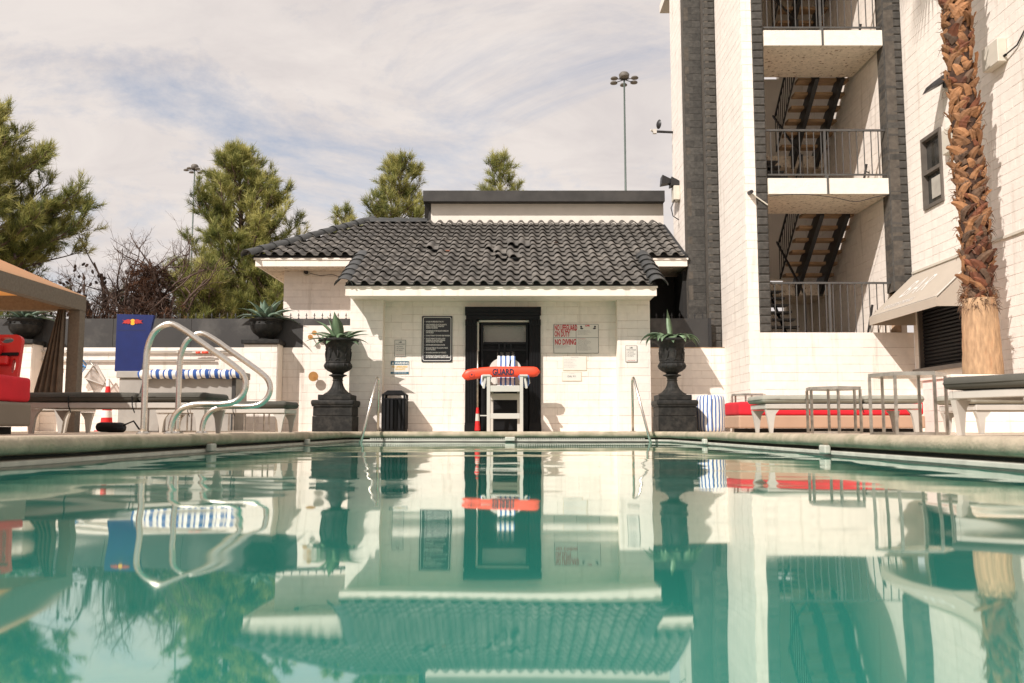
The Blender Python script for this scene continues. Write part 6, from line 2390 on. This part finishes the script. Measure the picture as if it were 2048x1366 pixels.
def boot_mesh(L_, w, mat, seed, tilt):
    """old leaf base lying against the trunk: tapering strap running up and sideways, wrapped round radius BR, torn tip"""
    rr_ = random.Random(seed)
    mb = MB()
    n_ = 8
    curl = rr_.choice((0.0, 0.01, 0.02, 0.02, 0.07))
    rise = rr_.uniform(0.02, 0.045)
    for k in range(n_ + 1):
        t = k / n_
        ww = w * (1.0 - 0.45 * t - 0.25 * t ** 4) * 0.5 * (1 + rr_.uniform(-.10, .10))
        out = 0.006 + rise * math.sin(t * 2.2) + curl * t ** 3 + rr_.uniform(-.003, .003)
        along = L_ * t
        th = 0.015 * (1 - t * 0.5)
        tl = tilt * (0.75 + 0.5 * t)
        s0, z0 = along * math.sin(tl), along * math.cos(tl)
        cs, sn = math.cos(tl), math.sin(tl)
        for (off, o_) in ((-ww, out - 0.012), (0, out), (ww, out - 0.012), (ww, out - 0.012 - th), (0, out - th), (-ww, out - 0.012 - th)):
            s = s0 + off * cs
            z_ = z0 - off * sn
            q = s / BR
            mb.v.append(((BR + o_) * math.sin(q), -(BR + o_) * math.cos(q), z_))
    for k in range(n_):
        a = 6 * k
        for i in range(6):
            j = (i + 1) % 6
            mb.f.append((a + i, a + j, a + 6 + j, a + 6 + i))
    mb.f.append((0, 5, 4, 3, 2, 1))
    e = 6 * n_
    mb.f.append((e, e + 1, e + 2, e + 3, e + 4, e + 5))
    return mb.mesh('leaf_base', mat)


boots = []
for i, mt in enumerate(('boot_a', 'boot_a', 'boot_a', 'boot_b', 'boot_b', 'boot_c')):
    for k in range(4):
        boots.append(boot_mesh(0.15 + 0.028 * k, 0.092 + 0.014 * ((k * 7 + i) % 4), M[mt], i * 4 + k, (0.42 + 0.16 * (k // 2)) * (1 if k % 2 else -1)))
rr_ = random.Random(9)
z_ = smooth_top.z - 0.02
row = 0
rest = MB()
cand = []
while z_ < 11.3:
    nper = 7
    for k in range(nper):
        a = 2 * PI * (k + 0.5 * (row % 2)) / nper + rr_.uniform(-.2, .2)
        old = z_ < smooth_top.z + 1.7
        r_ = rr_.random()
        if old:
            me = boots[rr_.randrange(12, 24)] if r_ < 0.7 else boots[rr_.randrange(0, 12)]
        else:
            me = boots[rr_.randrange(0, 12)] if r_ < 0.66 else boots[rr_.randrange(12, 24)]
        c = pcen(z_ + rr_.uniform(-.04, .04))
        tl_ = (0.62 if (row + k) % 2 else -0.62) + rr_.uniform(-.25, .25) + (rr_.uniform(-.8, .8) if old else 0)
        eu = Euler((rr_.uniform(-0.05, 0.05), rr_.uniform(-0.05, 0.05), a + PI / 2))
        s_ = rr_.uniform(0.97, 1.12)
        cand.append((c, eu, (s_, s_, s_ * rr_.uniform(0.75, 1.2)), me, a, z_))
    z_ += 0.082
    row += 1
cnt = 0
for (c, eu, sc_, me, a, z_) in cand:
    if cnt < 295 and -math.sin(a) > 0.02 and z_ < 7.2:
        b = link('leaf_base', me, PT, c)
        b.rotation_euler = eu
        b.scale = sc_
        cnt += 1
    else:
        q = Matrix.LocRotScale(c, eu, Vector(sc_))
        rest.add([q @ v.co for v in me.vertices], [tuple(f.vertices) for f in me.polygons])
ro = part('upper_leaf_bases', rest, M['boot_a'], PT)
ro['kind'] = 'stuff'
# loose fibres
fb = MB()
for k in range(520):
    z_ = rr_.uniform(smooth_top.z - 0.05, 7.0) if k % 3 else smooth_top.z + rr_.uniform(-0.06, 0.25)
    if z_ > smooth_top.z + 2.2 and rr_.random() < 0.6:
        continue
    a = rr_.uniform(0, 2 * PI)
    p = pcen(z_) + Vector((0.20 * math.cos(a), 0.20 * math.sin(a), 0))
    d_ = Vector((math.cos(a), math.sin(a), rr_.uniform(-.9, .6))).normalized()
    t_ = Vector((-math.sin(a), math.cos(a), 0)) * rr_.uniform(-1, 1)
    fb.tube([p, p + d_ * 0.05 + t_ * 0.05, p + d_ * 0.08 + t_ * rr_.uniform(.05, .16) + Vector((0, 0, rr_.uniform(-.1, .05)))], [0.006, 0.005, 0.002], n=3, cap=False)
fo = part('loose_fibres', fb, M['boot_c'], PT)
fo['kind'] = 'stuff'
# crown of fan leaves high above
for k in range(20):
    az = k * 2.4
    el = R(65 - 5.5 * k)
    fr_ = MB()
    d_ = Vector((math.cos(az) * math.cos(el), math.sin(az) * math.cos(el), math.sin(el)))
    o_ = pcen(11.4)
    tip = o_ + d_ * 1.1
    fr_.tube([o_, tip], [0.03, 0.015], n=5)
    sd_ = d_.cross(Vector((0, 0, 1))).normalized()
    for j in range(15):
        q = (j - 7) / 7 * 1.35
        dd_ = (d_ * math.cos(q) + sd_ * math.sin(q))
        e_ = tip + dd_ * 0.75 - Vector((0, 0, 0.18 + 0.1 * abs(q)))
        w_ = d_.cross(sd_) * 0.0 + sd_ * math.cos(q) * 0.03 - d_ * math.sin(q) * 0.03
        fr_.add([tip, tip + dd_ * 0.4 + w_, e_, tip + dd_ * 0.4 - w_], [(0, 1, 2, 3)])
    part('fan_leaf', fr_, M['frond'], PT)

# planter box round the palm
PLT = thing('palm_planter', 'low white block planter box at the foot of the palm', 'planter', (6.6, 12.25, DZ))
plz = at(1950, 749, 11.8).z
block_wall(PLT, (5.94, 11.8, DZ), 0, RX - 5.94 - 0.01, plz - DZ - 0.05, name='front_face', phase=0.1, depth=0.2)
block_wall(PLT, (5.935, 12.65, DZ), -PI / 2, 0.835, plz - DZ - 0.05, name='side_face', phase=0.2, depth=0.2)
part('coping_slab', MB().rbox(5.91, RX - 0.012, 11.77, 12.0, plz - 0.047, plz, r=0.008, seg=1), M['white_paint'], PLT, world=True)
part('coping_slab', MB().rbox(5.91, 6.14, 12.003, 12.68, plz - 0.047, plz, r=0.008, seg=1), M['white_paint'], PLT, world=True)
part('soil', MB().box(6.13, RX - 0.012, 12.0, 12.65, DZ, plz - 0.12), M['soil'], PLT, world=True)
lm = MB().add([(-0.05, -0.02, 0), (0.04, -0.035, 0.012), (0.055, 0.03, 0.02), (-0.03, 0.04, 0.006)], [(0, 1, 2, 3)]).mesh('dry_leaf', M['boot_b'])
for (xx, yy, lab) in ((-1.95, 18.3, 'dry brown leaf on the left part of the tile roof'), (-1.5, 18.9, 'dry brown leaf left of the slipped roof tiles'), (-1.35, 18.0, 'dry brown leaf low on the tile roof, left of the door'),
                      (0.95, 18.6, 'dry brown leaf on the tile roof right of the slipped tiles')):
    q = tag(link('dry_leaf', lm, None, (xx, yy, rz(yy) + 0.10)), lab, 'leaf', 'dry leaves on the roof')
    q.rotation_euler = (pitch + random.uniform(-.1, .2), random.uniform(-.2, .2), random.uniform(0, 6))
print('objects', len(bpy.data.objects))
